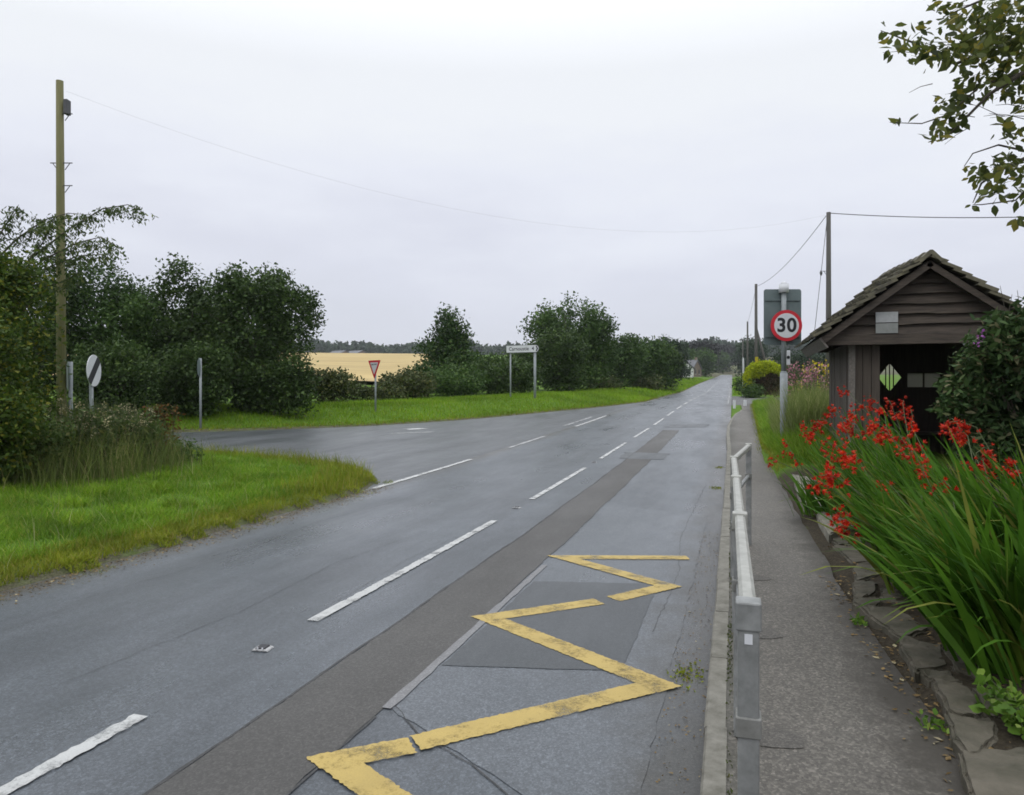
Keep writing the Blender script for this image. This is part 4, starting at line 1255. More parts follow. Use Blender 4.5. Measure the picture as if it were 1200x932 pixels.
    for (za, zb, mt) in ((zq(376), zq(363.5), M['notice']), (zq(389), zq(377), M['notice_low'])):
        b = MB(); bx(b, xq, xq + .31, Y0 - .212, Y0 - .198, za, zb)
        b.build('notice_sheet', mt, t)
shelter()

# ------------------------------------------------------------------ guard rail
def guard_rail():
    t = thing('guard_rail', (.04, 2.0, .1), 'pale metal guard rail running along the kerb with a bent far end', 'guard rail')
    pts = [(0, 0), (-.008, 1.42), (-.016, 2.88), (-.028, 4.30), (.115, 5.62)]
    zt = [.97, .97, .97, .97, .985]
    pz = [float(zr(2 + p[1])) for p in pts]
    P = [Vector((p[0], p[1], h + z)) for p, h, z in zip(pts, zt, pz)]
    b = MB()
    for k, (p, q) in enumerate(zip(P[:-1], P[1:])):
        dv = (q - p).normalized(); s = Vector((dv.y, -dv.x, 0)).normalized() * .022; u = Vector((0, 0, .022))
        g0 = dv * .0
        v = []
        for e in (p + g0, q):
            c = [(-1, -1), (-1, .6), (-.55, 1), (.55, 1), (1, .6), (1, -1)]
            v += [e + s * a + u * c_ for a, c_ in c]
        b2 = MB(); n = 6
        b2.add(v, [tuple(range(n)), tuple(range(2 * n - 1, n - 1, -1))] + [((i_ + 1) % n, i_, n + i_, n + (i_ + 1) % n) for i_ in range(n)])
        b2.build('handrail', M['rail'], t)
    for k, p in enumerate(P):
        b = MB(); w = .027
        z0 = -.15
        b.box(p.x - w, p.x + w, p.y - w, p.y + w, z0, p.z - .03); po = b.build('post', M['galv'] if k else M['galv'], t, bevel=.004)
        b = MB(); w2 = .0325
        b.box(p.x - w2, p.x + w2, p.y - w2, p.y + w2, p.z - .045, p.z + .030); b.build('cap', M['rail'] if k else M['galv'], po, bevel=.005)
        b = MB(); b.box(p.x - w2, p.x + w2, p.y - w2, p.y + w2, p.z - .322, p.z - .268); b.build('collar', M['galv_dark'], po, bevel=.004)
        if k == 0:
            b = MB(); b.box(p.x - .010, p.x + .010, p.y - .0295, p.y - .0272, p.z - .078, p.z - .052); b.build('sticker', M['signwhite'], po)
        if k < 4:
            q = P[k + 1]
            b = MB(); lo = Vector((0, 0, -.295))
            b.tube([p + lo + Vector((0, .03, 0)), q + lo], .018, 8); b.build('lower_rail', M['galv'], t, True)
guard_rail()
for (x, yy) in [(.05, 3.42), (.045, 4.88), (.035, 6.3)]:
    pts = [(x + .10 + math.cos(a) * .16 * random.uniform(.8, 1.15), yy + math.sin(a) * .11 * random.uniform(.8, 1.15)) for a in np.linspace(0, 6.28, 14)[:-1]]
    sheet('pavement_patch', pts, .1035, M['pave_patch'])

# ------------------------------------------------------------------ flower bed edging: each stone a thing
stones = [
    ([(927, 552), (971, 563), (968, 580), (945, 588)], 'wide pale flat slab, farthest of the bed edging stones'),
    ([(953, 585), (982, 586), (998, 614), (972, 621)], 'grey slab just in front of the farthest wide edging slab'),
    ([(968, 622), (992, 620), (1004, 634), (982, 638)], 'low dark edging stone below the second slab'),
    ([(979, 641), (1004, 641), (1029, 656), (1001, 658)], 'thin broken edging stone next to the white scrap'),
    ([(1002, 660), (1032, 659), (1034, 671), (1006, 679)], 'small square edging stone halfway along the flower bed'),
    ([(1003, 681), (1030, 684), (1022, 697), (1004, 699)], 'small brown edging stone just nearer than the square one'),
    ([(1000, 701), (1026, 700), (1028, 709), (1012, 713)], 'chipped edging stone before the long wedge stone'),
    ([(1012, 712), (1050, 713), (1082, 735), (1056, 744)], 'long wedge-shaped edging stone in the middle of the bed edge'),
    ([(1055, 745), (1098, 757), (1104, 776), (1076, 784)], 'rough edging stone just nearer than the long wedge stone'),
    ([(1094, 795), (1134, 806), (1152, 838), (1112, 832)], 'narrow grey edging stone beside the leafy creeping plant'),
    ([(1110, 836), (1160, 840), (1166, 864), (1136, 878)], 'blocky edging stone under the leafy creeping plant'),
    ([(1131, 880), (1200, 878), (1240, 945), (1158, 948)], 'largest flat edging slab, nearest to the camera'),
    ([(985, 627), (1010, 629), (1016, 638), (990, 638)], 'thin mossy edging stone between the low dark and the broken stone'),
    ([(1036, 663), (1060, 668), (1064, 680), (1040, 677)], 'half buried edging stone behind the small square one'),
    ([(1034, 688), (1066, 700), (1056, 708), (1032, 701)], 'half buried edging stone behind the chipped one'),
    ([(1108, 762), (1150, 774), (1158, 792), (1118, 785)], 'half buried flat stone under the nearest crocosmia leaves'),
    ([(1080, 785), (1112, 786), (1122, 796), (1096, 797)], 'small broken edging stone just before the narrow grey one'),
    ([(1140, 808), (1176, 812), (1186, 834), (1156, 836)], 'flat stone in the soil behind the narrow grey edging stone'),
]
def stone(label, pp):
    hs = .225 if pp[0][1] < 590 else .165
    P = [ground(x, y, hs) for x, y in pp]
    c = sum(P, Vector()) / 4
    P = [c + (p - c) * 1.2 for p in P]
    bm = bmesh.new()
    out = []
    for i_ in range(4):
        a, q = P[i_], P[(i_ + 1) % 4]
        for k in range(3):
            p = a.lerp(q, k / 3)
            out.append(Vector((p.x + random.uniform(-.02, .02), p.y + random.uniform(-.025, .025), 0)))
    z0, z1 = c.z - hs + .005, c.z
    lo = [bm.verts.new((p.x, p.y, z0)) for p in out]
    hi = [bm.verts.new((p.x, p.y, z1 + random.uniform(-.008, .008))) for p in out]
    n = len(out)
    bm.faces.new(hi); bm.faces.new(lo[::-1])
    for k in range(n): bm.faces.new((lo[k], lo[(k + 1) % n], hi[(k + 1) % n], hi[k]))
    bmesh.ops.recalc_face_normals(bm, faces=bm.faces)
    bmesh.ops.bevel(bm, geom=[e for e in bm.edges], offset=.016, segments=2, affect='EDGES')
    bmesh.ops.triangulate(bm, faces=bm.faces[:])
    bmesh.ops.subdivide_edges(bm, edges=bm.edges[:], cuts=2, use_grid_fill=True)
    for v in bm.verts:
        q = v.co * 17
        v.co += Vector((math.sin(q.y * 1.3 + q.z), math.sin(q.x * 1.7 + q.y), math.sin(q.x + 2.1 * q.y) + .7 * math.sin(q.x * 3.1 - q.y * 2.3))) * .0035
        v.co += Vector((random.gauss(0, .0015), random.gauss(0, .0015), random.gauss(0, .0022)))
    me = bpy.data.meshes.new('edging_stone'); bm.to_mesh(me); bm.free()
    tag(link('edging_stone', me, M['slab'] if pp[0][1] < 590 else M['stone']), label, 'stone', 'edging stones of the flower bed')
for pp, lab in stones: stone(lab, pp)

# fallen leaves and grit at the bed edge
X = rng.uniform(.9, 2.0, 700); Y = rng.uniform(2.4, 9.5, 700)
P = np.stack([X, Y, H(X, Y) + .012], 1)
q = leaf_quads(P, .04, .55); q[:, :, 2] = P[:, None, 2] + (q[:, :, 2] - P[:, None, 2]) * .3
struct(link('bed_litter', poly_mesh('bed_litter', q, 4), M['leaf_dead']), 'dead leaves scattered on the flower bed soil', 'leaves', 'stuff')
X = rng.uniform(.55, 1.1, 1500); Y = rng.uniform(2.2, 6.5, 1500)
ok = rng.random(1500) < np.exp(-((X - xe(Y) - .0) / .10) ** 2)
X, Y = X[ok], Y[ok]
P = np.stack([X, Y, np.maximum(zr(Y) + .106, H(X, Y) + .008)], 1)
q = leaf_quads(P, .035, .55); q[:, :, 2] = P[:, None, 2] + (q[:, :, 2] - P[:, None, 2]) * .25 + .002
struct(link('fallen_leaves', poly_mesh('fallen_leaves', q, 4), M['leaf_dead']), 'dry fallen leaves along the bed edge of the pavement', 'leaves', 'stuff')
Y = rng.uniform(2.5, 11, 2600); X = XL + .05 + np.abs(rng.normal(size=2600)) * .16
P = np.stack([X, Y, zr(Y) + .004], 1)
q = leaf_quads(P, .022, .8); q[:, :, 2] = P[:, None, 2] + np.abs(q[:, :, 2] - P[:, None, 2]) * .35
struct(link('edge_grit', poly_mesh('edge_grit', q, 4), M['leaf_dead']), 'brown grit and dead grass crumbs along the left road edge', 'grit', 'stuff')
# gutter grit
X = rng.uniform(-.34, -.13, 900); Y = rng.uniform(2.0, 12, 900)
P = np.stack([X, Y, np.full(900, .004)], 1)
q = leaf_quads(P, .014, .8); q[:, :, 2] = .004 + np.abs(q[:, :, 2] - .004) * .4
struct(link('gutter_grit', poly_mesh('gutter_grit', q, 4), M['leaf_dead']), 'brown grit and leaf crumbs lying in the gutter', 'grit', 'stuff')
for (x, yy, h, lab) in ((843, 548, .03, 'small moss tuft in the gutter near the far end of the rail'), (840, 572, .03, 'small moss tuft in the gutter beside the third rail post'), (806, 790, .03, 'yellowish weed tuft in the gutter beside the near zigzag tip')):
    p = ground(x, yy); n_ = 160
    X = p.x + rng.normal(size=n_) * .045; Y = p.y + rng.normal(size=n_) * .09
    hh = .015 + .05 * rng.random(n_)
    P = np.stack([X - p.x, Y - p.y, np.full(n_, .002)], 1)
    t = thing('moss_tuft', p, lab, 'moss', 0, 'moss tufts in the gutter')
    link('leaves', poly_mesh('leaves', leaf_quads(P, .018, .7, droop=-.3), 4), M['grass_dry'], t)

# ------------------------------------------------------------------ crocosmia
def floret(c, d, s):
    d = d.normalized()
    ref = Vector((0, 0, 1)) if abs(d.z) < .9 else Vector((1, 0, 0))
    u = d.cross(ref).normalized(); w = d.cross(u)
    q = []
    for k in range(6):
        a = k * math.pi / 3 + random.uniform(-.2, .2)
        rd = u * math.cos(a) + w * math.sin(a); sd = u * -math.sin(a) + w * math.cos(a)
        b0 = c + d * s * .35
        q.append([c, b0 + rd * s * .22 + sd * s * .17, b0 + d * s * .42 + rd * s * .62, b0 + rd * s * .22 - sd * s * .17])
    return q
def crocosmia(label, bx_, by_, n, h, spread, lean, flowers, dense=1):
    gz = Hs(bx_, by_)
    t = thing('crocosmia_plant', (bx_, by_, gz), label, 'flowering plant', 0, 'red crocosmia in the roadside bed')
    Lr, Rr = [], []
    k = 8
    for i_ in range(n):
        x, y_ = random.gauss(0, spread), random.gauss(0, spread)
        L = h * random.uniform(.65, 1.15)
        az_ = math.atan2(lean[1], lean[0]) + random.gauss(0, .6)
        tilt = abs(random.gauss(.34, .26)) + math.hypot(*lean) * .75
        curl = random.uniform(.1, .9) if random.random() < .8 else random.uniform(.9, 1.8)
        wd = random.uniform(.024, .052)
        pos = Vector((x, y_, -.02)); ang = tilt * .5
        wa = random.uniform(0, math.pi)
        side = Vector((math.cos(wa), math.sin(wa), 0))
        l_, r_ = [], []
        for j in range(k):
            u = j / (k - 1)
            hw_ = wd * .5 * (min(1, .55 + u * 1.6)) * (1 - u ** 3.2)
            l_.append(pos - side * hw_); r_.append(pos + side * hw_)
            ang += curl / k * (.4 + 1.4 * u)
            pos = pos + Vector((math.cos(az_) * math.sin(ang), math.sin(az_) * math.sin(ang), math.cos(ang))) * (L / (k - 1))
        Lr.append(l_); Rr.append(r_)
    link('leaves', strips_mesh('leaves', np.array(Lr), np.array(Rr)), M['croc'], t)
    o = Vector((bx_, by_, gz))
    for (fx, fy_, fd, s) in flowers:
        e = at(fx - 6, fy_ + 11, fd) - o
        b0 = Vector((random.gauss(0, spread), random.gauss(0, spread), 0)) + Vector((e.x, e.y, 0)) * .15
        m_ = b0.lerp(e, .6) + Vector((0, 0, .12))
        b = MB(); b.tube([b0, m_, e], [.005, .004, .003], 5)
        dr = Vector((e.x - b0.x, e.y - b0.y, 0)); dr = (dr.normalized() if dr.length > .05 else Vector((-1, 0, 0)))
        dr = (dr + Vector((random.uniform(-.6, .6), random.uniform(-.6, .6), 0))).normalized()
        Lh = s * random.uniform(.6, 1.0)
        tip = e + dr * Lh + Vector((0, 0, .12 * Lh))
        st = b.build('flower_stem', M['stem'], t)
        q = []
        for z_ in range(int(17 * dense)):
            u = random.random()
            p = e.lerp(tip, u) + Vector((0, 0, .03 * 4 * u * (1 - u)))
            sd = Vector((random.gauss(0, .6), random.gauss(0, .6), random.uniform(-.7, .9))) + dr * .3
            q += floret(p + Vector((0, 0, -.035)) + Vector((random.gauss(0, .26), random.gauss(0, .26), random.gauss(-.15, .45))) * s * .42 + sd.normalized() * .012, sd, .050 * random.uniform(.6, 1.15) * (1.1 - .4 * u) * (s / .17) ** .5)
        hd = MB(); hd.tube([e, e.lerp(tip, .5) + Vector((0, 0, .03)), tip], [.003, .003, .002], 4, 1)
        for f in q: hd.add(f, [(0, 1, 2, 3)])
        hd.build('flower_head', [M['petal'], M['stem']], st)
crocosmia('nearest crocosmia clump, broad fan of leaves at the bed edge with few flowers', 1.46, 4.45, 300, 1.02, .13, (-.55, -.10),
          [(1120, 560, 4.4, .10), (1196, 535, 4.3, .14)])
crocosmia('crocosmia clump behind the nearest one, against the dark shrub', 1.95, 5.3, 280, 1.12, .16, (-.5, -.15),
          [(1150, 490, 5.2, .22), (1128, 486, 5.4, .18), (1150, 520, 5.0, .18), (1152, 540, 4.9, .16), (1164, 552, 4.9, .15), (1140, 500, 5.2, .16), (1158, 530, 5.0, .14)])
crocosmia('crocosmia clump whose red heads hang over the low stones', 1.42, 5.8, 260, .95, .15, (-.6, 0),
          [(992, 552, 5.3, .18), (978, 560, 5.3, .14), (1000, 592, 5.1, .17), (1004, 606, 5.1, .15), (1050, 558, 5.3, .12), (1088, 540, 5.5, .17), (1078, 520, 5.6, .16), (985, 545, 5.6, .14), (1008, 600, 4.9, .14), (1012, 528, 5.6, .13)])
crocosmia('crocosmia clump in the middle of the bed before the shelter opening', 1.75, 6.9, 260, 1.0, .17, (-.55, -.1),
          [(1010, 525, 6.3, .17), (1003, 516, 6.4, .14), (1058, 496, 6.6, .22), (1043, 490, 6.7, .2), (1074, 488, 6.6, .17), (1066, 476, 6.8, .14), (1090, 528, 6.4, .16), (1070, 505, 6.6, .12), (1085, 512, 6.5, .14), (1050, 500, 6.5, .18), (1092, 545, 6.2, .12)])
crocosmia('crocosmia clump with many red heads before the shelter corner', 1.62, 8.2, 240, .95, .17, (-.6, 0),
          [(1018, 496, 7.6, .2), (1030, 490, 7.6, .2), (985, 512, 7.5, .2), (990, 528, 7.4, .18), (972, 488, 7.9, .2), (962, 498, 7.9, .16), (1003, 484, 8.0, .2), (996, 492, 7.8, .16)])
crocosmia('farthest crocosmia clump, red heads against the shelter opening', 1.95, 9.6, 200, 1.1, .2, (-.4, 0),
          [(1020, 466, 9.2, .24), (1032, 458, 9.3, .2), (1050, 462, 9.3, .26), (1064, 462, 9.2, .2), (1000, 447, 9.6, .16), (1012, 476, 9.2, .2), (978, 484, 9.2, .22), (1006, 482, 9.0, .24), (1042, 470, 9.0, .2), (1074, 470, 9.0, .16), (988, 470, 9.4, .16)])
crocosmia('small crocosmia clump with low orange heads beside the pavement grass', 1.15, 9.2, 110, .62, .16, (-.5, 0),
          [(917, 530, 8.4, .15), (936, 521, 8.7, .15), (928, 508, 9.0, .11), (942, 533, 8.5, .1)], .8)

crocosmia('leafy flowerless crocosmia clump filling the bed behind the wide slab', 1.6, 7.4, 150, .75, .18, (-.35, .1), [])
crocosmia('low leafy crocosmia clump between the small orange heads and the shelter', 1.5, 9.0, 190, .75, .22, (-.5, .1), [(960, 500, 8.6, .14), (952, 488, 8.8, .12)])
crocosmia('low leafy crocosmia clump against the shelter corner', 1.75, 10.6, 170, .8, .22, (-.4, -.1), [(985, 470, 10.2, .14)])
# shrub on the right, creeping plant, overhanging tree
def shrub():
    d = 7.0
    g = at(1196, HY, d); gz = Hs(g.x, g.y)
    t = thing('buddleia_shrub', (g.x, g.y, gz), 'dark leafy buddleia shrub with a purple flower spike before the shelter', 'shrub')
    bl = []
    for (x, y, rx, ry) in ((1190, 430, 62, 55), (1150, 455, 42, 40), (1200, 520, 70, 70), (1165, 405, 30, 32), (1185, 385, 26, 22), (1130, 470, 30, 28), (1215, 380, 30, 30), (1240, 450, 60, 80), (1170, 520, 50, 50)):
        p = at(x, y, d + random.uniform(-.25, .25)) - Vector((g.x, g.y, gz))
        bl.append((p.x, p.y, p.z, rx * px(d), rx * px(d) * .9, ry * px(d)))
    P, cen = blob_points(bl, 15000, 16, .07)
    link('leaves', poly_mesh('leaves', leaf_hex(P, .085, .36, .3), 6), M['leaf_bud'], t)
    woody((0, 0, 0), cen, .03, 26).build('stems', M['bark'], t, True)
    for (x, y) in ((1148, 398),):
        p = at(x, y, d - .75) - Vector((g.x, g.y, gz))
        q = np.array([[p.x + random.gauss(0, .02), p.y + random.gauss(0, .02), p.z + random.uniform(-.06, .07)] for _ in range(16)])
        link('flower_spike', poly_mesh('flower_spike', leaf_quads(q, .025, .8), 4), M['purple'], t)
    b = MB()
    for (x0, y0, x1, y1) in ((1185, 400, 1172, 335), (1200, 395, 1192, 340), (1178, 390, 1186, 345)):
        b.tube([at(x0, y0, d) - Vector((g.x, g.y, gz)), at(x1, y1, d) - Vector((g.x, g.y, gz))], [.006, .002], 4)
    b.build('twigs', M['bark'], t)
shrub()
def creeper():
    g = ground(1190, 850, .16)
    t = thing('creeping_plant', g, 'bright green creeping leafy plant on the nearest edging stones', 'plant')
    b = MB(); LP = []
    for k in range(46):
        a = random.uniform(1.2, 5.2); L = random.uniform(.05, .24)
        e = Vector((math.cos(a) * L * .7 + .04, math.sin(a) * L * 1.25, random.uniform(.02, .12)))
        b.tube([(.05, 0, 0), e * .6 + Vector((0, 0, .04)), e], [.003, .002, .0015], 4)
        for q in range(4): LP.append(e + Vector((random.gauss(0, .016), random.gauss(0, .016), random.gauss(0, .01))))
    b.build('stems', M['stem'], t)
    link('leaves', poly_mesh('leaves', leaf_hex(np.array(LP), .048, .85, -.1), 6), M['leaf_small'], t)
creeper()
def weeds(x, y, lab):
    g = ground(x, y, .11); n = 40
    P = np.array([[random.gauss(0, .03), random.gauss(0, .04), random.uniform(0, .03)] for _ in range(n)])
    t = thing('weed_sprig', g, lab, 'weed', 0, 'weed sprigs along the bed edge')
    link('leaves', poly_mesh('leaves', leaf_hex(P, .035, .6, -.4), 6), M['leaf_small'], t)
weeds(1090, 852, 'small green weed among dry leaves beside the blocky edging stone')
weeds(1006, 730, 'small yellow-green weed at the pavement edge by the wedge stone')
weeds(950, 605, 'yellow-green weed at the foot of the second slab')
weeds(1000, 650, 'mossy green weed beside the thin broken edging stone')

def overhang():
    d0 = 4.6
    g = at(1560, HY, 5.4); gz = Hs(g.x, g.y)
    o = Vector((g.x, g.y, gz))
    t = thing('whitebeam_tree', (g.x, g.y, gz), 'tree overhanging the pavement with yellowish green leafy branches against the sky', 'tree')
    tr = MB()
    tr.tube([(0, 0, -.2), (-.05, .05, 1.5), (-.1, .1, 3.0), (-.2, .1, 5.2)], [.17, .14, .11, .05], 10)
    limbs = [[(1540, 140), (1380, 60), (1260, 20), (1180, 50), (1120, 75), (1070, 50), (1032, 36)],
             [(1540, 200), (1400, 110), (1280, 70), (1200, 85), (1160, 110), (1130, 140), (1105, 165)],
             [(1540, 260), (1400, 200), (1290, 170), (1215, 180), (1180, 195), (1150, 215), (1140, 238)],
             [(1540, 100), (1400, 0), (1280, -40), (1200, -20), (1140, 5), (1105, 20)],
             [(1280, 70), (1220, 70), (1170, 60), (1130, 50), (1095, 55)],
             [(1200, 85), (1150, 100), (1110, 135), (1080, 145), (1050, 144)],
             [(1260, 190), (1210, 215), (1190, 235), (1150, 240), (1140, 240)],
             [(1215, 180), (1170, 170), (1140, 180), (1130, 195)],
             [(1280, 230), (1230, 250), (1195, 258)]]
    for L in limbs:
        dd = d0 + random.uniform(-.3, .3)
        pts = [at(x, y, dd + .8 * max(0, (x - 1280) / 260)) - o for x, y in L]
        r0 = .03 if L[0][0] > 1500 else .008
        tr.tube(pts, list(np.linspace(r0, .0022, len(pts))), 6)
    for k in range(40):
        x, y = random.uniform(1040, 1240), random.uniform(0, 240)
        if y > (x - 1020) * 1.25 + 10 or y < (1130 - x) * .5 + 8: continue
        p = at(x, y, d0 + random.uniform(-.3, .3)) - o
        e = p + Vector((random.uniform(-.22, -.02), random.uniform(-.15, .1), random.uniform(-.08, .10)))
        tr.tube([p, p.lerp(e, .5) + Vector((0, 0, .01)), e], [.0028, .002, .0012], 4)
    tr.build('trunk', M['bark'], t, True)
    # leaf sprays: (centre x, y, spread x, spread y, leaves)
    sp = [(1180, 20, 50, 28, 330), (1200, 60, 40, 26, 240), (1150, 55, 36, 20, 170), (1125, 60, 34, 15, 95), (1065, 52, 22, 14, 34), (1045, 35, 10, 9, 12), (1090, 60, 20, 11, 30),
          (1150, 95, 26, 14, 70), (1125, 118, 20, 14, 55), (1105, 145, 16, 13, 40), (1095, 165, 8, 7, 9), (1051, 143, 4, 6, 7), (1180, 100, 24, 14, 60), (1085, 35, 12, 9, 12), (1120, 20, 16, 14, 40), (1105, 6, 10, 8, 14),
          (1185, 195, 20, 16, 75), (1205, 210, 18, 18, 70), (1150, 202, 14, 9, 26), (1165, 222, 12, 10, 28), (1188, 160, 12, 14, 24), (1141, 240, 5, 3, 5), (1196, 258, 8, 4, 10), (1178, 150, 10, 9, 10), (1135, 196, 5, 4, 6), (1215, 120, 20, 20, 40)]
    LP = []
    for (x, y, sx, sy, n) in sp:
        for k in range(int(n * 1.08)):
            p = at(x + random.gauss(0, sx * .62), y + random.gauss(0, sy * .62), d0 + random.gauss(0, .22))
            LP.append(p - o)
    for k in range(900):    # crown outside the frame
        p = at(random.uniform(1250, 1750), random.uniform(-300, 200), random.uniform(4.4, 6.4)); LP.append(p - o)
    link('crown', poly_mesh('crown', leaf_hex(np.array([tuple(p) for p in LP]), .066, .52, .35), 6), M['leaf_over'], t)
overhang()

# ------------------------------------------------------------------ small things
def scrap(name, x, y, s, lab, off=0.0):
    g = ground(x, y, off)
    b = MB()
    for k in range(4):
        a = random.uniform(0, 6.28); c = Vector((random.gauss(0, s * .35), random.gauss(0, s * .35), .004))
        u = Vector((math.cos(a), math.sin(a), random.uniform(.1, .5))) * s * random.uniform(.4, .7); w = Vector((-math.sin(a), math.cos(a), random.uniform(-.1, .4))) * s * .4
        v = [c, c + u, c + u + w + Vector((0, 0, s * .2)), c + w]
        b.add([p for p in v] + [p - Vector((0, 0, .003)) for p in v], [(0, 1, 2, 3), (7, 6, 5, 4), (0, 4, 5, 1), (1, 5, 6, 2), (2, 6, 7, 3), (3, 7, 4, 0)])
    ob = b.build(name, M['litter']); ob.location = g
    return tag(ob, lab, 'litter')
def stud(yy, lab):
    t = thing('road_stud', (-2.856, yy, float(zr(yy)) + .001), lab, 'road stud', random.uniform(-.2, .2), 'reflecting road studs on the centre line')
    b = MB(); o = [(-.058, 0), (.058, 0), (.05, .009), (.03, .013), (-.03, .013), (-.05, .009)]
    b.prism(o, -.045, .045); b.build('casing', M['stud'], t, bevel=.004)
    b = MB(); o = [(-.034, .0135), (.034, .0135), (.028, .021), (-.028, .021)]
    b.prism(o, -.035, .035); pad = b.build('pad', M['signblack'], t, bevel=.003)
    b = MB()
    for q in (-.016, .016): b.tube([(q, -.034, .0175), (q, -.038, .0175)], .006, 8)
    b.build('lens', M['signwhite'], pad)
stud(3.95, 'worn pale road stud in the nearest gap of the centre line')
stud(9.62, 'small road stud in the second gap of the centre line')
stud(15.5, 'tiny road stud in the third gap of the centre line')
scrap('paper_scrap', 1016, 632, .04, 'tiny white paper scrap on the soil beside the edging stones', .16)

def marker(x, y0, y1, d, lab, w=.07):
    p = at(x, HY, d); gz = Hs(p.x, p.y)
    gz = max(gz, float(zr(p.y)))
    t = thing('marker_post', (p.x, p.y, gz), lab, 'marker post', TH)
    h = EYE + (HY - y0) * px(d) - gz
    b = MB(); b.box(-w, w, -.04, .04, -.1, h * .93); b.prism([(-w, h * .93), (w, h * .93), (w, h * .97), (-w * .4, h)], -.04, .04)
    b.build('body', M['signwhite'], t)
marker(860.5, 469, 480, 38.5, 'short white marker post at the kerb end beside the road', .06)
marker(873, 469, 479, 40, 'short white marker post on the pavement side of the access', .075)
marker(871, 419, 452, 62, 'tall thin white post before the clipped yellow hedge', .06)

def cottage(x, d, w, l, hw_, rz, wall, lab):
    p = at(x, HY, d); gz = Hs(p.x, p.y)
    t = thing('cottage', (p.x, p.y, gz), lab, 'house', rz)
    hr = hw_ + w * .42
    b = MB(); b.prism([(-w / 2, -.5), (w / 2, -.5), (w / 2, hw_), (0, hr), (-w / 2, hw_)], 0, l); b.build('wall', wall, t)
    rf = MB()
    for s in (-1, 1):
        a = Vector((s * (w / 2 + .25), 0, hw_ - .14)); e = Vector((0, 0, hr + .06)); n_ = Vector((s * .1, 0, .16))
        v = [Vector((q.x, yy, q.z)) for q in (a, e, e + n_, a + n_) for yy in (-.25, l + .25)]
        rf.add(v, [(0, 2, 3, 1), (2, 4, 5, 3), (4, 6, 7, 5), (6, 0, 1, 7), (0, 6, 4, 2), (1, 3, 5, 7)])
    r_ = rf.build('roof', M['roofslate'], t)
    for yy in (.35, l - .35):
        b = MB(); b.box(-.35, .35, yy - .3, yy + .3, hr - .4, hr + .9); b.build('chimney', M['brownwall'], r_)
    for q in (-.22, .22):
        b = MB(); b.box(q * w - .45, q * w + .45, -.05, -.004, .9, 2.1); wn = b.build('window', M['signblack'], t)
        b = MB(); b.box(q * w - .55, q * w + .55, -.1, -.006, .78, .88); b.build('sill', M['render'], wn)
    for q in (.25, .75):
        b = MB(); b.box(w / 2 + .004, w / 2 + .05, l * q - .5, l * q + .5, .9, 2.1); b.build('window', M['signblack'], t)
cottage(803, 178, 4.6, 8, 2.3, TH + .25, M['render'], 'white gabled cottage with slate roof left of the far road')
cottage(817, 215, 6, 9, 2.4, TH + .9, M['brownwall'], 'brown stone cottage behind the white one, left of the far road')
# low farm steading on the far slope
def steading(x, d, w, lab):
    p = at(x, HY, d); gz = Hs(p.x, p.y)
    t = thing('farm_shed', (p.x, p.y, gz), lab, 'farm building', TH)
    b = MB(); b.prism([(-w, -1), (w, -1), (w, 4), (0, 7), (-w, 4)], 0, 14, Matrix.Rotation(.9, 4, 'Z')); b.build('wall', M['brownwall'], t)
    b = MB()
    R = Matrix.Rotation(.9, 4, 'Z')
    for s in (-1, 1):
        b.prism([(s * (w + .4), 3.9), (0, 7.1), (0, 7.4), (s * (w + .4), 4.2)], -.4, 14.4, R)
    b.build('roof', M['roofslate'], t)
steading(405, 520, 6, 'low farm shed on the far slope beyond the barley, left one')
steading(425, 530, 7, 'low farm shed on the far slope beyond the barley, right one')

# ------------------------------------------------------------------ air
b = MB(); b.box(-1100, 900, -60, 1150, -8, 130)
hz = b.build('haze', None); hz['kind'] = 'stuff'
m = bpy.data.materials.new('haze'); m.use_nodes = True
nt = m.node_tree; nt.nodes.clear()
out = nd(nt, 'ShaderNodeOutputMaterial'); vol = nd(nt, 'ShaderNodeVolumePrincipled')
vol.inputs['Color'].default_value = (.86, .89, .95, 1); vol.inputs['Density'].default_value = .00022; vol.inputs['Anisotropy'].default_value = .3
nt.links.new(vol.outputs[0], out.inputs['Volume'])
hz.data.materials.append(m)

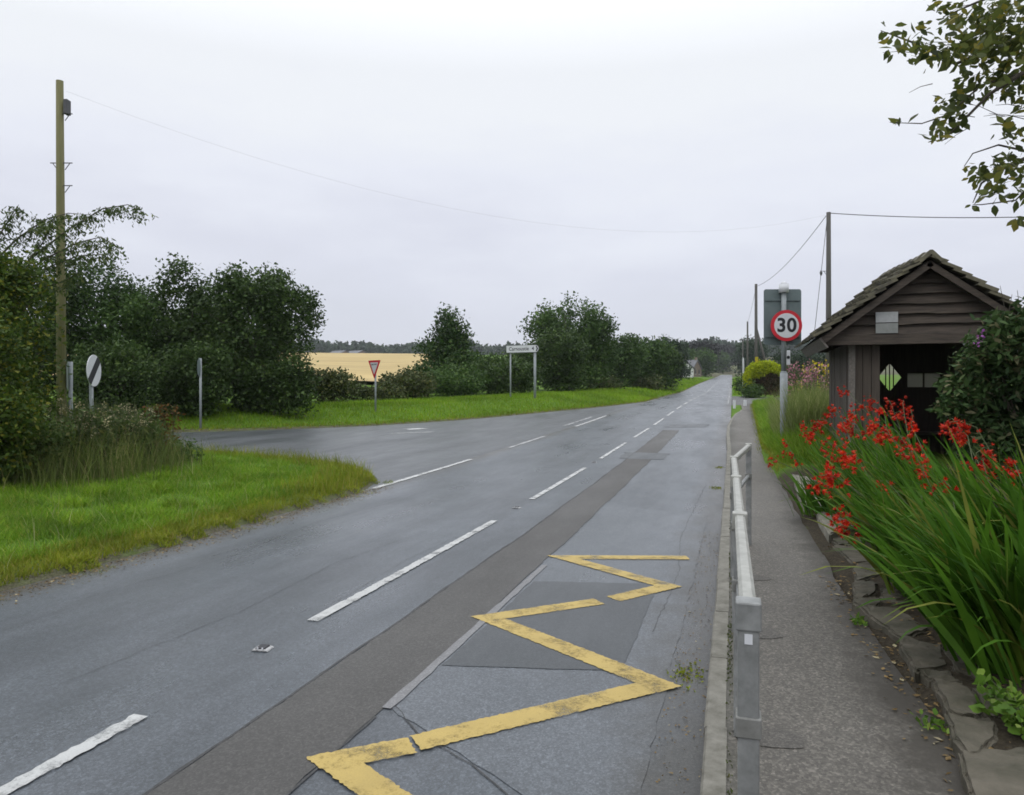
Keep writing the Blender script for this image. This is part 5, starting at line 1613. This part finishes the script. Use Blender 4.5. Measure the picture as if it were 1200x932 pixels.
# ------------------------------------------------------------------ sky, sun, camera
w = bpy.data.worlds.new('World'); C.world = w; w.use_nodes = True
nt = w.node_tree; nt.nodes.clear()
out = nd(nt, 'ShaderNodeOutputWorld'); bg = nd(nt, 'ShaderNodeBackground'); bg.inputs[1].default_value = .1
sky = nd(nt, 'ShaderNodeTexSky', sky_type='NISHITA', sun_disc=False)
sky.sun_elevation = math.radians(48); sky.sun_rotation = math.radians(200)
tc = nd(nt, 'ShaderNodeTexCoord'); sx = nd(nt, 'ShaderNodeSeparateXYZ'); nt.links.new(tc.outputs['Generated'], sx.inputs[0])
cl = noise(nt, 2.1, 6, .55, tc.outputs['Generated'], (1, 1, 3.6))
band = mth(nt, 'ADD', sx.outputs[2], mth(nt, 'MULTIPLY', mth(nt, 'SUBTRACT', cl, .5), .46))
col = ramp(nt, band, [(0, (.78, .80, .88)), (.07, (.735, .755, .845)), (.15, (.77, .79, .89)), (.25, (.865, .89, .975)), (.37, (.93, .955, 1.0)), (.55, (.94, .97, 1.0))])
# overcast: brighter towards the zenith
zen = mth(nt, 'ADD', 1.0, mth(nt, 'MULTIPLY', mth(nt, 'POWER', mth(nt, 'MAXIMUM', mth(nt, 'SUBTRACT', sx.outputs[2], .40), 0.0), 1.0), 2.6))
sc = nd(nt, 'ShaderNodeVectorMath', operation='SCALE'); nt.links.new(col, sc.inputs[0]); nt.links.new(mth(nt, 'MULTIPLY', zen, 10.0), sc.inputs['Scale'])
fin = mix(nt, .06, sc.outputs[0], sky.outputs[0])
nt.links.new(fin, bg.inputs[0]); nt.links.new(bg.outputs[0], out.inputs[0])

L = bpy.data.lights.new('sun', 'SUN'); L.energy = .5; L.angle = math.radians(30); L.color = (1, .96, .9)
so = bpy.data.objects.new('sun', L); COL.objects.link(so)
so.rotation_euler = (math.radians(42), 0, math.radians(-20))

cam = bpy.data.cameras.new('camera'); co = bpy.data.objects.new('camera', cam); COL.objects.link(co)
co.location = (0, 0, EYE); co.rotation_euler = (math.pi / 2, 0, TH)
cam.sensor_width = 36; cam.lens = 36 * F / 1200; cam.shift_y = -(466 - HY) / 1200
cam.clip_start = .05; cam.clip_end = 5000
C.camera = co

C.view_settings.view_transform = 'Standard'; C.view_settings.look = 'None'; C.view_settings.gamma = 1
C.view_settings.exposure = 0.0
C.render.engine = 'CYCLES'
cy = C.cycles
cy.max_bounces = 6; cy.diffuse_bounces = 3; cy.glossy_bounces = 2; cy.transmission_bounces = 4; cy.transparent_max_bounces = 12; cy.volume_bounces = 0
cy.use_denoising = True
cy.pixel_filter_type = 'BLACKMAN_HARRIS'; cy.filter_width = 1.7
